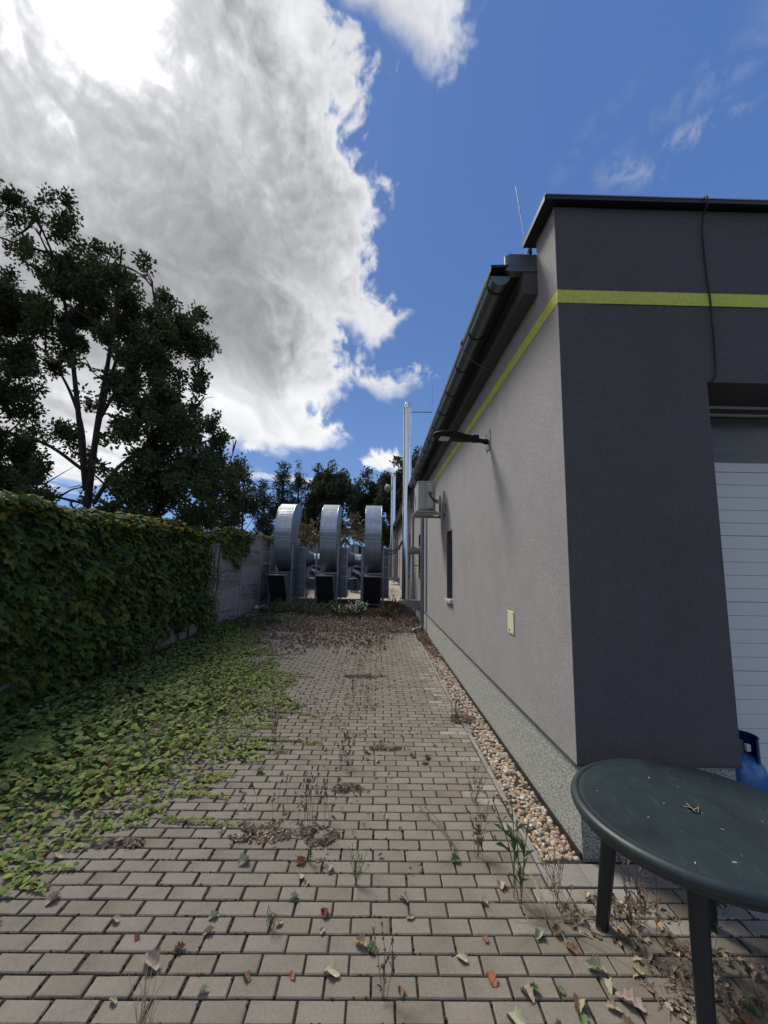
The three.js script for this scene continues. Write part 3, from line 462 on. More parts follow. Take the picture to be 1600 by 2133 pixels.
// ================================================================== VENTILATION DUCTS
function ductUnit(X, label) {
  const z0 = -15, gy = groundY(z0), u = thing('ventilation_duct', label, 'ventilation duct', [X, 0, z0], 0, 'row of three curved ventilation ducts');
  const w = 0.3, arc = (cz, cy, rz, ry, a0, a1, n, saw = 0) => { const o = []; for (let k = 0; k <= n; k++) { const a = lerp(a0, a1, k / n), s = saw && k % 2 ? saw : 0; o.push([cz + Math.cos(a) * (rz + s), cy + Math.sin(a) * (ry + s)]); } return o; };
  // curved upper bend, its face folded from narrow sheet strips
  const up = [...arc(-1.3, 2.94, 1.3, 1.2, 0, Math.PI / 2, 44, 0.008), [-1.95, 4.14], [-1.3, 2.94]];
  const hood = part(u, 'upper_bend', muv(pull(up, -w, w)), M.galv);
  each(hood, 'seam', [-w, w].map((x) => tube(arc(-1.3, 2.94, 1.31, 1.21, 0, Math.PI / 2, 16).map(([z, y]) => [x, y, z]), 0.012, 6, 40)), M.galv);
  part(hood, 'outlet_flange', (() => { const g = pull([[-1.28, 2.9], [-1.34, 2.9], [-1.99, 4.16], [-1.93, 4.16]], -w - 0.03, w + 0.03); return g; })(), M.galvDull);
  const lo = [[0, 2.925], [0, 2.42], ...arc(-1.2, 2.42, 1.2, 0.9, 0, -Math.PI / 2, 22).slice(1), [-1.3, 1.52], [-1.3, 2.925]];
  const bend = part(u, 'lower_bend', muv(pull(lo, -w, w)), M.galvDull);
  each(bend, 'flange', [box(-w - 0.015, w + 0.015, 2.915, 2.945, -1.3, 0.018), box(-w + 0.02, w - 0.02, 2.775, 2.79, -0.02, 0.012), box(-w + 0.02, w - 0.02, 2.645, 2.66, -0.02, 0.012)], M.galv);
  each(bend, 'bolt', [-0.25, 0, 0.25].map((x) => rod(V3(x, 2.93, 0.018), V3(x, 2.93, 0.04), 0.014, 0.014, 6)), M.galvDull);
  // slanted intake hood with a dark mesh
  const it = 1.38, ib = 0.4;
  const inn = part(u, 'intake_hood', muv(merge([pull([[0.8, it], [-1.2, it], [-1.2, it + 0.03], [0.8, it + 0.03]], -w - 0.01, w + 0.01), pull([[0.8, it], [-1.2, it], [-1.2, ib], [0.1, ib]], -w - 0.01, -w + 0.01), pull([[0.8, it], [-1.2, it], [-1.2, ib], [0.1, ib]], w - 0.01, w + 0.01), box(-w, w, ib - 0.02, ib + 0.005, -1.2, 0.1), box(-w, w, ib, it, -1.22, -1.2)])), M.galvDull);
  part(inn, 'mesh_screen', (() => { const l = [], n = 15; for (let k = 0; k <= n; k++) { const t = k / n; l.push(rod(V3(-w, lerp(ib + 0.03, it, t), lerp(0.1, 0.74, t)), V3(w, lerp(ib + 0.03, it, t), lerp(0.1, 0.74, t)), 0.006, 0.006, 4)); } for (let k = 0; k <= 10; k++) { const x = lerp(-w + 0.02, w - 0.02, k / 10); l.push(rod(V3(x, ib + 0.02, 0.1), V3(x, it, 0.74), 0.006, 0.006, 4)); } return merge(l); })(), M.frame);
  part(inn, 'filter', pull([[0.6, it - 0.01], [0.57, it - 0.01], [-0.08, ib + 0.01], [-0.05, ib + 0.01]], -w + 0.012, w - 0.012), M.black);
  // steel angle frame
  for (const [sx, sz] of [[-0.42, 0.02], [0.36, 0.02], [-0.42, -1.35], [0.36, -1.35]]) part(u, 'frame_post', box(sx - 0.0, sx + 0.06, gy - 0.1, 2.5, sz - 0.05, sz), M.galvDull);
  part(u, 'frame_rail', merge([box(-0.42, 0.42, 1.45, 1.5, -0.04, 0.01), box(0.37, 0.41, 1.45, 1.5, -1.35, -0.05), box(-0.41, -0.37, 1.45, 1.5, -1.35, -0.05), box(0.37, 0.41, 2.44, 2.48, -1.35, -0.05)]), M.galvDull);
  // fan box behind
  const fan = part(u, 'fan_box', muv(rbox(-0.45, 0.62, 0.5, 2.45, -2.5, -1.4, 0.01)), M.galvDull);
  each(fan, 'panel_rib', [0.9, 1.3, 1.7, 2.1].map((y) => box(-0.46, 0.635, y, y + 0.03, -2.2, -1.385)).concat([box(0.61, 0.64, 0.5, 2.45, -1.42, -1.38)]), M.galv);
  return u;
}
const ductX = [-3.5, -1.84, -0.19];
ductUnit(ductX[0], 'curved galvanised ventilation duct nearest the concrete fence');
ductUnit(ductX[1], 'curved galvanised ventilation duct in the middle of the row');
ductUnit(ductX[2], 'curved galvanised ventilation duct nearest the steel chimney');
{
  const link = (x0, x1, name, label) => {
    const p = thing('connecting_pipe', label, 'pipe', [0, 0, -16.9], 0, 'round pipes between the ventilation ducts');
    part(p, 'cone', rod(V3(x0, 2.0, 0), V3(x0 + 0.28, 2.0, 0), 0.34, 0.22, 24), M.galvDull);
    part(p, 'pipe', rod(V3(x0 + 0.28, 2.0, 0), V3(x1, 2.0, 0), 0.22, 0.22, 24), M.galv);
    part(p, 'shelf', box(x0 + 0.2, x1, 1.68, 1.73, -0.3, 0.35), M.galvDull);
    each(p, 'strap', [0.4, 0.75].map((k) => rod(V3(lerp(x0, x1, k), 2, 0), V3(lerp(x0, x1, k) + 0.03, 2, 0), 0.226, 0.226, 24)), M.steel);
    part(p, 'elbow', muv(tube([[x0 + 0.2, 1.55, 0.1], [x0 + 0.5, 1.4, 0.1], [x0 + 0.75, 1.1, 0.1], [x0 + 0.8, 0.8, 0.1]], 0.2, 16, 24)), M.galv);
  };
  link(-2.87, -2.28, '', 'round galvanised pipe between the left and middle ducts');
  link(-1.21, -0.64, '', 'round galvanised pipe between the middle and right ducts');
  const low = thing('supply_duct', 'long grey rectangular duct running low behind the curved ducts', 'ventilation duct', [0, 0, -17.75]);
  part(low, 'casing', muv(rbox(-3.9, -0.5, 0.72, 1.2, -0.25, 0.22, 0.01)), M.galvDull);
  each(low, 'joint_flange', [-3.2, -2.5, -1.8, -1.0].map((x) => box(x, x + 0.05, 0.7, 1.22, -0.27, 0.24)), M.galvDull);
  part(low, 'flexible_sleeve', box(-1.02, -0.9, 0.71, 1.21, -0.26, 0.235), M.black);
  for (const x of [-3.4, -2.2, -0.7]) part(low, 'leg', box(x, x + 0.06, groundY(-17.7) - 0.1, 0.72, -0.05, 0.05), M.galvDull);
  const sil = thing('silo_pipe', 'upright silver round duct standing between the middle and right ducts', 'pipe', [-1.12, 0, -20.2]);
  part(sil, 'drum', rod(V3(0, groundY(-20) - 0.1, 0), V3(0, 2.75, 0), 0.24, 0.24, 28), M.galv);
  each(sil, 'band', [1.2, 1.7, 2.2].map((y) => rod(V3(0, y, 0), V3(0, y + 0.03, 0), 0.25, 0.25, 28)), M.galvDull);
  part(sil, 'motor', rbox(0.22, 0.46, 1.6, 2.7, -0.15, 0.2, 0.04), M.black);
  const rail = thing('cable_rail', 'thin black rail spanning the tops of the duct frames', 'rail', [0, 2.51, -15.05]);
  each(rail, 'bar', [box(-4.0, 0.24, 0, 0.02, -0.02, 0), box(-4.0, 0.24, 0, 0.018, -1.3, -1.28)], M.frame);
  const cb = thing('sagging_cables', 'bundle of black cables sagging from the right duct to the tall chimney', 'cable', [0, 0, 0]);
  part(cb, 'cable', tube([[0.08, 2.5, -15.3], [0.25, 2.25, -15.0], [0.5, 2.2, -14.2], [0.66, 2.32, -13.4], [0.74, 2.5, -12.72]], 0.022, 8, 60), M.black);
  part(cb, 'cable', tube([[0.08, 2.56, -15.3], [0.25, 2.36, -15.0], [0.5, 2.3, -14.2], [0.66, 2.4, -13.4], [0.74, 2.55, -12.72]], 0.018, 8, 60), M.black);
  part(cb, 'cable', tube([[0.08, 2.45, -15.3], [0.3, 2.3, -15.0], [0.52, 2.28, -14.2], [0.66, 2.37, -13.4], [0.74, 2.45, -12.72]], 0.012, 8, 60), M.acWhite);
}
// ================================================================== CONCRETE FENCES
const FX = -4.38;
{
  const R = rng(404);
  const smooth = muv(rbox(-0.03, 0.03, 0, 0.532, -0.98, 0.98, 0.01));
  const stony = [0, 1, 2].map((s) => { // cast relief of thin ledge stones on a panel
    const l = [box(-0.03, 0.012, 0, 0.532, -0.98, 0.98)], Q = rng(s * 7 + 3); let y = 0.012;
    while (y < 0.5) { const h = Math.min(0.525 - y, 0.032 + Q() * 0.045); let z = -0.975 - Q() * 0.1; while (z < 0.96) { const len = 0.14 + Q() * 0.34, a = Math.max(-0.975, z), b = Math.min(0.975, z + len), px = 0.022 + Q() * 0.042, t = (Q() - 0.5) * 0.018; if (b - a > 0.05) { const g = rbox(0.0, px + 0.008, y + 0.004, y + h - 0.009, a + 0.006, b - 0.01, 0.009, 1), p = g.attributes.position; for (let i = 0; i < p.count; i++) p.setY(i, p.getY(i) + t * (p.getZ(i) - a) / len); l.push(g); } z += len; } y += h; }
    const g = muv(merge(l)); return g;
  });
  const fence = thing('concrete_fence', 'grey concrete panel fence with cast stone bands, ivy covering its near half', 'fence', [FX, 0, 0]);
  let k = 0;
  for (let z = 1.5; z > -31; z -= 2.1, k++) {
    const base = z > -10 ? -0.15 : groundY(z - 1) - 0.1 - 0.02, top = base + 2.66;
    part(fence, 'post', muv(rbox(-0.07, 0.075, -0.3, Math.max(2.45, top) + 0.06, z - 0.065, z + 0.065, 0.02)), M.concrete);
    for (let q = 0; q < 5; q++) { const st = (q + k) % 2 === 0; const m = part(fence, 'panel', st ? stony[(q + k * 2) % 3] : smooth, M.concrete); m.position.set(0, base + q * 0.535, z - 1.05); }
  }
  const back = thing('back_fence', 'pale concrete panel fence across the back of the yard', 'fence', [0, groundY(-29) - 0.05, -28.6]);
  for (let x = -4.3, j = 0; x < 1.3; x += 2.05, j++) { part(back, 'post', muv(rbox(x - 0.06, x + 0.06, -0.2, 2.2, -0.07, 0.07, 0.02)), M.concrete); for (let q = 0; q < 4; q++) { const m = part(back, 'panel', (q + j) % 2 ? stony[q % 3] : smooth, M.concrete); m.rotation.y = -Math.PI / 2; m.position.set(x + 1.02, q * 0.535, 0); } }
}
// ================================================================== TABLE AND GAS CYLINDER
{
  const t = thing('garden_table', 'round dark green plastic garden table with a parasol hole and scuffed top', 'table', [1.445, 0, -1.985], 0.02); t.scale.set(0.965, 1, 0.965);
  const prof = [[0.024, 0.66], [0.024, 0.712], [0.03, 0.7165], [0.05, 0.7175], [0.2, 0.7185], [0.46, 0.719], [0.478, 0.7195], [0.482, 0.7165], [0.488, 0.7165], [0.492, 0.721], [0.505, 0.7205], [0.517, 0.714], [0.524, 0.702], [0.524, 0.686], [0.518, 0.676], [0.509, 0.672], [0.509, 0.66], [0.503, 0.653], [0.492, 0.651], [0.488, 0.66], [0.486, 0.7]];
  const g = new THREE.LatheGeometry(prof.map((p) => new THREE.Vector2(...p)), 96);
  { const p = g.attributes.position, uv = g.attributes.uv; for (let i = 0; i < p.count; i++) uv.setXY(i, p.getX(i), p.getZ(i)); }
  const top = part(t, 'tabletop', g, M.table);
  part(top, 'hole_rim', (() => { const q = new THREE.TorusGeometry(0.027, 0.0035, 8, 28); q.rotateX(Math.PI / 2); q.translate(0, 0.7175, 0); return q; })(), M.tableLeg);
  part(top, 'under_rib', merge([0, 1, 2, 3].map((k) => { const q = box(0.05, 0.48, 0.67, 0.715, -0.006, 0.006); q.rotateY(k * Math.PI / 2 + Math.PI / 4); return q; })), M.tableLeg);
  const legGeo = (sx, sz) => { // hollow tapering leg, rounded on the outside
    const out = new THREE.Vector2(sx, sz).normalize(), P = [], I = [], n = 12, rows = 7;
    for (let j = 0; j <= rows; j++) { const q = j / rows, y = 0.7 * (1 - q), c = lerp(0.345, 0.435, q), w = lerp(0.036, 0.029, q), dp = lerp(0.042, 0.029, q); for (let k = 0; k < n; k++) { const a = k / n * Math.PI * 2, e = (v) => Math.sign(v) * Math.pow(Math.abs(v), 0.55), lx = e(Math.cos(a)) * dp, lz = e(Math.sin(a)) * w; P.push(out.x * (c + lx) - out.y * lz, y, out.y * (c + lx) + out.x * lz); } }
    for (let j = 0; j < rows; j++) for (let k = 0; k < n; k++) { const a = j * n + k, b = j * n + (k + 1) % n; I.push(a, b, a + n, b, b + n, a + n); }
    for (let k = 1; k + 1 < n; k++) I.push(rows * n, rows * n + k, rows * n + k + 1);
    const q = new THREE.BufferGeometry(); q.setAttribute('position', new THREE.BufferAttribute(new Float32Array(P), 3)); q.setIndex(I); q.computeVertexNormals(); return q;
  };
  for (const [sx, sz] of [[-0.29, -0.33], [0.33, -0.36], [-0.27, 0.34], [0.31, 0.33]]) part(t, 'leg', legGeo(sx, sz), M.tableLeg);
  // bits of dry grass caught in the parasol hole
  const s = thing('grass_bits', 'pale bits of dry grass stuck in the parasol hole of the green table', 'dry grass', [1.445, 0.7215, -1.985]);
  part(s, 'straw', merge([[-0.03, -0.02, 0.012, 0.01], [0.0, 0.03, 0.035, -0.015], [-0.005, -0.035, -0.01, 0.03], [0.02, 0.0, -0.02, 0.022]].map(([a, b, c, d], i) => rod(V3(a, 0.001 + i * 0.002, b), V3(c, 0.004, d), 0.0014, 0.0008, 5))), M.straw);
  const Rf = rng(66), flecks = [], fg = new THREE.IcosahedronGeometry(1, 1); for (let k = 0; k < 26; k++) { const a = Rf() * 6.3, q = 0.47 * Math.sqrt(Rf()), sz = 0.0012 + 0.0035 * Rf() * Rf(); flecks.push({ m: place(Math.cos(a) * q, 0.7188, Math.sin(a) * q, 0, Rf() * 6.3, 0, sz * (1 + 2.5 * Rf()), 0.0006, sz), c: Rf() < 0.6 ? [0.34, 0.34, 0.31] : [0.16, 0.15, 0.13] }); }
  copies(top, 'flecks', fg, M.dry, flecks);
  const c = thing('gas_cylinder', 'blue gas cylinder with collar standing by the white garage door', 'gas cylinder', [2.505, 0, -2.95]);
  part(c, 'body', new THREE.LatheGeometry([[0.001, 0.03], [0.1, 0.03], [0.128, 0.06], [0.139, 0.1], [0.139, 0.4], [0.134, 0.45], [0.12, 0.495], [0.095, 0.53], [0.06, 0.555], [0.025, 0.565], [0.001, 0.567]].map((p) => new THREE.Vector2(...p)), 40), M.blue);
  part(c, 'foot_ring', new THREE.CylinderGeometry(0.11, 0.11, 0.05, 32, 1, true).translate(0, 0.025, 0), M.blue);
  part(c, 'collar', merge([(() => { const g = new THREE.CylinderGeometry(0.098, 0.1, 0.15, 36, 1, true, 0.3, 4.9); g.translate(0, 0.6, 0); return g; })(), (() => { const g = new THREE.TorusGeometry(0.098, 0.005, 6, 40, 4.9); g.rotateX(Math.PI / 2); g.rotateY(0.3 - Math.PI / 2 + 4.9); g.translate(0, 0.675, 0); return g; })()]), mat('dark blue collar', [0.006, 0.03, 0.13], 0.4));
  part(c, 'valve', merge([rod(V3(0, 0.56, 0), V3(0, 0.64, 0), 0.018, 0.018, 10), rod(V3(0, 0.62, 0), V3(-0.05, 0.62, 0.0), 0.012, 0.012, 10)]), M.galvDull);
  part(c, 'seal', rbox(-0.03, 0.0, 0.6, 0.645, 0.06, 0.085, 0.004), M.white);
  part(c, 'paint_scratch', merge([[0.6, 0.46, 0.02], [0.72, 0.445, 0.026], [0.8, 0.44, 0.018], [0.35, 0.35, 0.024], [1.1, 0.33, 0.03], [1.18, 0.32, 0.02]].map(([a, y, l]) => { const q = box(-0.0022, 0.0022, -l / 2, l / 2, 0, 0.0008); const r = y > 0.42 ? 0.135 : 0.1395; q.rotateX(y > 0.42 ? -0.45 : 0); q.rotateY(a); q.translate(Math.sin(a) * r, y, Math.cos(a) * r); return q; })), M.white);
}
// ================================================================== LEAF SHAPES
function ivyLeafGeo(s = 0) { // three pointed lobes, folded on the midrib, stalk end at the top
  const R = rng(s * 13 + 1), j = (v) => v + (R() - 0.5) * 0.05, half = [[0, 0.2, 0.0], [0.2, 0.4, -0.03], [0.42, 0.26, -0.07], [0.5, -0.14, -0.17], [0.3, -0.13, -0.05], [0.2, -0.34, -0.08], [0, -0.66, -0.2]];
  const mid = [0, -0.08, 0.06], f = [];
  for (const sd of [1, -1]) { const p = half.map(([x, y, z]) => [sd * (x ? j(x) : 0), x ? j(y) : y, x ? j(z) : z]); for (let k = 0; k + 1 < p.length; k++) f.push(sd > 0 ? [mid, p[k + 1], p[k]] : [mid, p[k], p[k + 1]]); }
  return tri(f);
}
function creeperLeafGeo() { const f = [], c = [0, 0.05, 0], ring = []; const o = [[0, 0, 0.45], [0.3, 0, 0.42], [0.46, -0.04, 0.1], [0.36, -0.05, -0.22], [0, -0.07, -0.6], [-0.36, -0.05, -0.22], [-0.46, -0.04, 0.1], [-0.3, 0, 0.42]]; for (let k = 0; k < o.length; k++) ring.push(o[k]); for (let k = 0; k < ring.length; k++) f.push([c, ring[(k + 1) % ring.length], ring[k]]); return tri(f); }
function dryLeafGeo(s) { // lobed oak or maple leaf, curled and twisted
  const R = rng(s * 71 + 3), n = 11, rows = [], curl = 0.8 + R() * 1.6, bend = (R() - 0.3) * 1.5, tw = (R() - 0.5) * 2.2;
  for (let k = 0; k <= n; k++) { const t = k / n, w = 0.34 * Math.pow(Math.sin(Math.PI * Math.min(1, t * 0.93 + 0.05)), 0.75) * (1 + 0.2 * Math.sin(k * 2.2 + s)) * 0.85 + 0.012, row = []; for (let q = -2; q <= 2; q++) { const x = q / 2 * w * (1 + 0.2 * (R() - 0.5)); let z = curl * x * x * 2.2 + (R() - 0.5) * 0.05, y = (t - 0.5); const a = tw * (t - 0.5), X = x * Math.cos(a) - z * Math.sin(a), Z = x * Math.sin(a) + z * Math.cos(a); row.push([X, Z + bend * (t - 0.5) ** 2, y]); } rows.push(row); }
  const f = []; for (let k = 0; k < n; k++) for (let q = 0; q < 4; q++) { const a = rows[k][q], b = rows[k][q + 1], c = rows[k + 1][q], d = rows[k + 1][q + 1]; f.push([a, c, b], [b, c, d]); }
  f.push([[-0.012, 0, -0.5], [0.012, 0, -0.5], [0.03, 0.06, -0.78]]);
  const g = tri(f); g.computeBoundingBox(); g.translate(0, -g.boundingBox.min.y, 0); return g;
}
function sprayGeo(seed, n, spread, len, wid, droop = 0.3) { // a twig end with n leaves
  const R = rng(seed), f = [];
  for (let k = 0; k < n; k++) {
    const d = V3(R() * 2 - 1, R() * 2 - 1, R() * 2 - 1).normalize(), o = d.clone().multiplyScalar(spread * (0.25 + 0.75 * R())), dir = d.clone().add(V3((R() - 0.5) * 1.4, -droop * R(), (R() - 0.5) * 1.4)).normalize(), side = dir.clone().cross(V3(R() - 0.5, R() + 0.2, R() - 0.5)).normalize(), up = side.clone().cross(dir), L = len * (0.7 + 0.6 * R()), W = wid * (0.75 + 0.5 * R());
    const P = (t, s, h = 0) => o.clone().addScaledVector(dir, L * t).addScaledVector(side, W * s).addScaledVector(up, h * L).toArray();
    f.push([P(0, 0), P(0.45, 0.5, 0.06), P(1, 0)], [P(0, 0), P(1, 0), P(0.5, -0.5, 0.06)]);
  }
  return tri(f);
}
// ================================================================== IVY ON THE FENCE
{
  const R = rng(808), geos = [0, 1, 2, 3].map(ivyLeafGeo);
  const tint = (yel) => { const k = 0.7 + R() * 0.6; return yel ? [0.25 * k, 0.225 * k, 0.03 * k] : R() < 0.16 ? [0.17 * k, 0.18 * k, 0.03 * k] : [lerp(0.055, 0.095, R()) * k, lerp(0.095, 0.15, R()) * k, lerp(0.022, 0.03, R()) * k]; };
  const hues = [[0.075, 0.125, 0.028], [0.085, 0.14, 0.03], [0.06, 0.10, 0.026], [0.10, 0.15, 0.03], [0.14, 0.165, 0.03], [0.07, 0.11, 0.028]].map((c, i) => mat('ivy leaf ' + i, c, 0.7, { transmission: 0.3, specularIntensity: 0.3 }));
  const leaves = [];
  const cover = (z, y) => { // how densely the wall is covered here, 0 to 1
    if (z > -10.2) { const bot = 0.2 + 0.5 * N3(z * 0.9, 1, 3) + 0.25 * N3(z * 2.7, 1, 3); return sstep(bot - 0.05, bot + 0.12, y); }
    if (z > -11.4) { const n = fbm(z * 1.3, y * 1.5, 8.2, 3); const band = y > 1.75 ? 1 : y > 1.25 ? 0.35 : y > 0.85 ? 0.25 : 0.75; return Math.max(0, Math.min(1, band * (1 + n * 2) * sstep(-11.5, -10.4, z - (y > 1.7 ? 1 : 0)))); }
    const hang = 2.62 - 0.62 * Math.exp(-(((z + 12.6) / 0.55) ** 2)) - 0.35 * Math.exp(-(((z + 11.7) / 0.3) ** 2)) - 0.28 * Math.exp(-(((z + 13.7) / 0.35) ** 2));
    if (z > -13.6) return y > hang - 0.38 ? 0.95 : 0;
    const tuft = 0.30 * sstep(-0.1, 0.25, N3(z * 1.7, 4, 2) + 0.12); return y > 2.72 - tuft ? 0.8 : 0;
  };
  for (let k = 0; k < 17500; k++) {
    const z = 0.6 - Math.pow(R(), 0.85) * 17.6, top = (z > -11 ? 2.50 : 2.66 + groundY(z) * 0.6) + 0.14 * N3(z * 1.4, 0, 9), y = 0.12 + R() * (top - 0.1);
    if (R() > cover(z, y)) continue;
    const near = z > -10.2, depth = near ? 0.14 + 0.18 * R() + 0.46 * fbm(z * 1.5, y * 1.8, 2, 3) : 0.07 + 0.12 * R(), lay = R();
    const s = (near ? 0.085 + 0.075 * R() : 0.065 + 0.055 * R()) * (R() < 0.12 ? 0.6 : 1), crestSun = y > top - 0.25 && R() < 0.22;  // some leaves near the top coloured yellow to paint in the sun they catch
    const x = FX + 0.04 + depth * (0.45 + 0.55 * lay);
    leaves.push({ x, y, z, s, m: place(x, y, z, -0.45 - 0.8 * R() + (R() - 0.5) * 0.5, Math.PI / 2 + (R() - 0.5) * 1.5, (R() - 0.5) * 0.9, s), c: tint(crestSun || (!near && R() < 0.28)), g: k % 4 });
  }
  for (let k = 0; k < 2600; k++) { // overgrown crest on top of the fence, sunlight painted in as yellow leaves
    const z = 0.6 - R() * 14.2, top = 2.50 + (z < -11 ? groundY(z) * 0.8 + 0.08 : 0) + 0.15 * N3(z * 1.4, 0, 9) + 0.09 * N3(z * 4, 2, 1), x = FX - 0.28 + R() * 0.62, s = 0.09 + 0.09 * R(), y = top + 0.05 - 0.22 * ((x - FX - 0.02) / 0.34) ** 2 + (R() - 0.5) * 0.08;
    if (z < -13.4 && N3(z * 1.7, 4, 2) < 0) continue;
    leaves.push({ x, y, z, s, m: place(x, y, z, -1.2 + (R() - 0.5) * 0.9, R() * 6.3, (R() - 0.5) * 0.8, s), c: tint(R() < 0.4), g: k % 4 });
  }
  for (const l of leaves) { const d = Math.hypot(l.x, l.y - 1.79, l.z); l.rank = onScreen(l.x, l.y, l.z, 0.99) ? (l.s / d) * (l.x - FX > 0.2 || l.y > 2.45 ? 1 : 0.3) : 0; }
  leaves.sort((a, b) => b.rank - a.rank);
  const ivy = thing('ivy', 'dense dark green ivy with pointed leaves covering the near part of the fence', 'ivy', [0, 0, 0]);
  const lists = [[], [], [], []];
  leaves.forEach((l, i) => { if (i < 300) { const m = part(ivy, i ? 'leaf_' + String(i).padStart(3, '0') : 'leaf', geos[l.g], hues[Math.floor(R() * hues.length)]); m.applyMatrix4(l.m); } else lists[l.g].push(l); });
  lists.forEach((l, i) => copies(ivy, 'foliage', geos[i], M.ivy, l));
  const st = [];
  for (let k = 0; k < 46; k++) { const z = -0.5 - R() * 10.8, P = []; let zz = z, y = 0.0; while (y < 2.4) { P.push(V3(FX + 0.05 + R() * 0.03, y, zz)); y += 0.3 + R() * 0.2; zz += (R() - 0.5) * 0.35; } st.push(tube(P, 0.006 + R() * 0.006, 5, P.length * 3)); }
  for (let k = 0; k < 10; k++) { const z = -10.2 - R() * 1.0; st.push(tube([[FX + 0.04, 1.9, z], [FX + 0.045, 1.5, z - 0.1 + R() * 0.2], [FX + 0.04, 1.2, z - 0.2 + R() * 0.4], [FX + 0.04, 0.7 + R() * 0.4, z - 0.3 + R() * 0.6]], 0.004, 5, 16)); }
  part(ivy, 'stem', merge(st), M.vine);
  // ------------------------------------------------ ivy creeping over the pavers
  const low = thing('creeping_ivy', 'light green ivy creeping from the fence foot over the pavers', 'ivy', [0, 0, 0]);
  const edge = [[1.2, -3.4], [-1.4, -3.1], [-2.1, -2.35], [-2.5, -1.82], [-2.85, -1.9], [-3.15, -1.6], [-3.5, -1.42], [-4.0, -1.12], [-4.6, -1.1], [-5.0, -1.25], [-5.4, -0.95], [-5.9, -1.3], [-6.5, -1.35], [-7.5, -1.75], [-8.6, -2.1], [-10.2, -2.75], [-11.5, -3.3], [-13, -3.9]];
  const edgeX = (z) => { for (let i = 0; i + 1 < edge.length; i++) { const [za, xa] = edge[i], [zb, xb] = edge[i + 1]; if (z <= za && z >= zb) return lerp(xa, xb, (z - za) / (zb - za)); } return -4; };
  const cg = creeperLeafGeo(), gl = [], big = [];
  const put = (x, z, s, h, fresh) => { const y = groundY(z) + 0.012 + h, k = 0.65 + R() * 0.65, c = R() < 0.035 ? [0.16, 0.06, 0.03] : fresh ? [lerp(0.19, 0.27, R()) * k, lerp(0.25, 0.32, R()) * k, 0.07 * k] : [lerp(0.095, 0.165, R()) * k, lerp(0.15, 0.215, R()) * k, 0.052 * k]; const L = { x, y, z, s, m: place(x, y, z, (R() - 0.5) * 1.25 + 0.15, R() * 6.3, (R() - 0.5) * 1.25, s), c }; (s > 0.085 ? big : gl).push(L); };
  for (let k = 0; k < 52000; k++) {
    const z = 0.5 - R() * 12.5, e = edgeX(z) + 0.5 * fbm(z * 1.6, 0.4, 7, 4), x = FX + 0.1 + R() * (e - FX + 0.3), d = e - x;
    const n = fbm(x * 1.7, 3, z * 1.7, 3), hole = d < 0.7 ? n * 1.2 + 0.35 + d * 0.9 : n * 0.9 + 0.85; if (R() > hole || d < 0) continue;
    const wall = sstep(0.9, 1.9, d) * sstep(-9, -4, z) * (0.5 + n * 1.6);
    put(x, z, d < 0.55 ? 0.026 + R() * 0.022 : 0.034 + R() * 0.035 + Math.max(0, wall) * 0.075 * R() * 1.3, R() * (0.02 + 0.09 * sstep(0.1, 1.2, d)), d < 0.9 ? R() < 0.8 : R() < 0.42);
  }
  // runners that follow the joints outwards, leaves in pairs
  const runs = [];
  for (let k = 0; k < 50; k++) {
    const drift = (R() - 0.5) * (R() < 0.5 ? 0.012 : 0.002); let z = -1.9 - R() * 6.6; z = 0.9 - (Math.round((0.9 - z) / 0.1 - 0.5) + 0.5) * 0.1; let x = edgeX(z) - 0.15, len = 0.15 + R() * R() * 0.75, P = [V3(x, groundY(z) + 0.006, z)], zz = z;
    for (let q = 0; q < len; q += 0.024) { x += 0.024; zz += (R() - 0.5) * 0.01 + drift; if (R() < 0.03) zz += 0.05; for (const sd of [-1, 1]) put(x + (R() - 0.5) * 0.01, zz + sd * 0.016, 0.022 + 0.016 * R() * (1 - q / len) + 0.004, 0.01 * R(), R() < 0.85); P.push(V3(x, groundY(zz) + 0.008, zz)); }
    runs.push(tube(P, 0.0018, 4, P.length));
  }
  for (const l of big) { const d = Math.hypot(l.x, 1.79, l.z); l.rank = onScreen(l.x, l.y, l.z, 0.99) ? l.s / d : 0; }
  big.sort((a, b) => b.rank - a.rank);
  const gh = [[0.11, 0.16, 0.042], [0.13, 0.185, 0.045], [0.09, 0.135, 0.04], [0.17, 0.21, 0.05]].map((c, i) => mat('creeper leaf ' + i, c, 0.7, { transmission: 0.25, specularIntensity: 0.3 }));
  const bigGeo = geos[0].clone(); bigGeo.rotateX(-Math.PI / 2);
  const restBig = [];
  big.forEach((l, i) => { if (i < 300) { const m = part(low, i ? 'leaf_' + String(i).padStart(3, '0') : 'leaf', bigGeo, gh[i % 4]); m.applyMatrix4(l.m); } else restBig.push(l); });
  copies(low, 'foliage', cg, M.ivy, gl); if (restBig.length) copies(low, 'foliage', bigGeo, M.ivy, restBig);
  part(low, 'runner', merge(runs), mat('reddish runner', [0.14, 0.06, 0.04], 0.9));
}
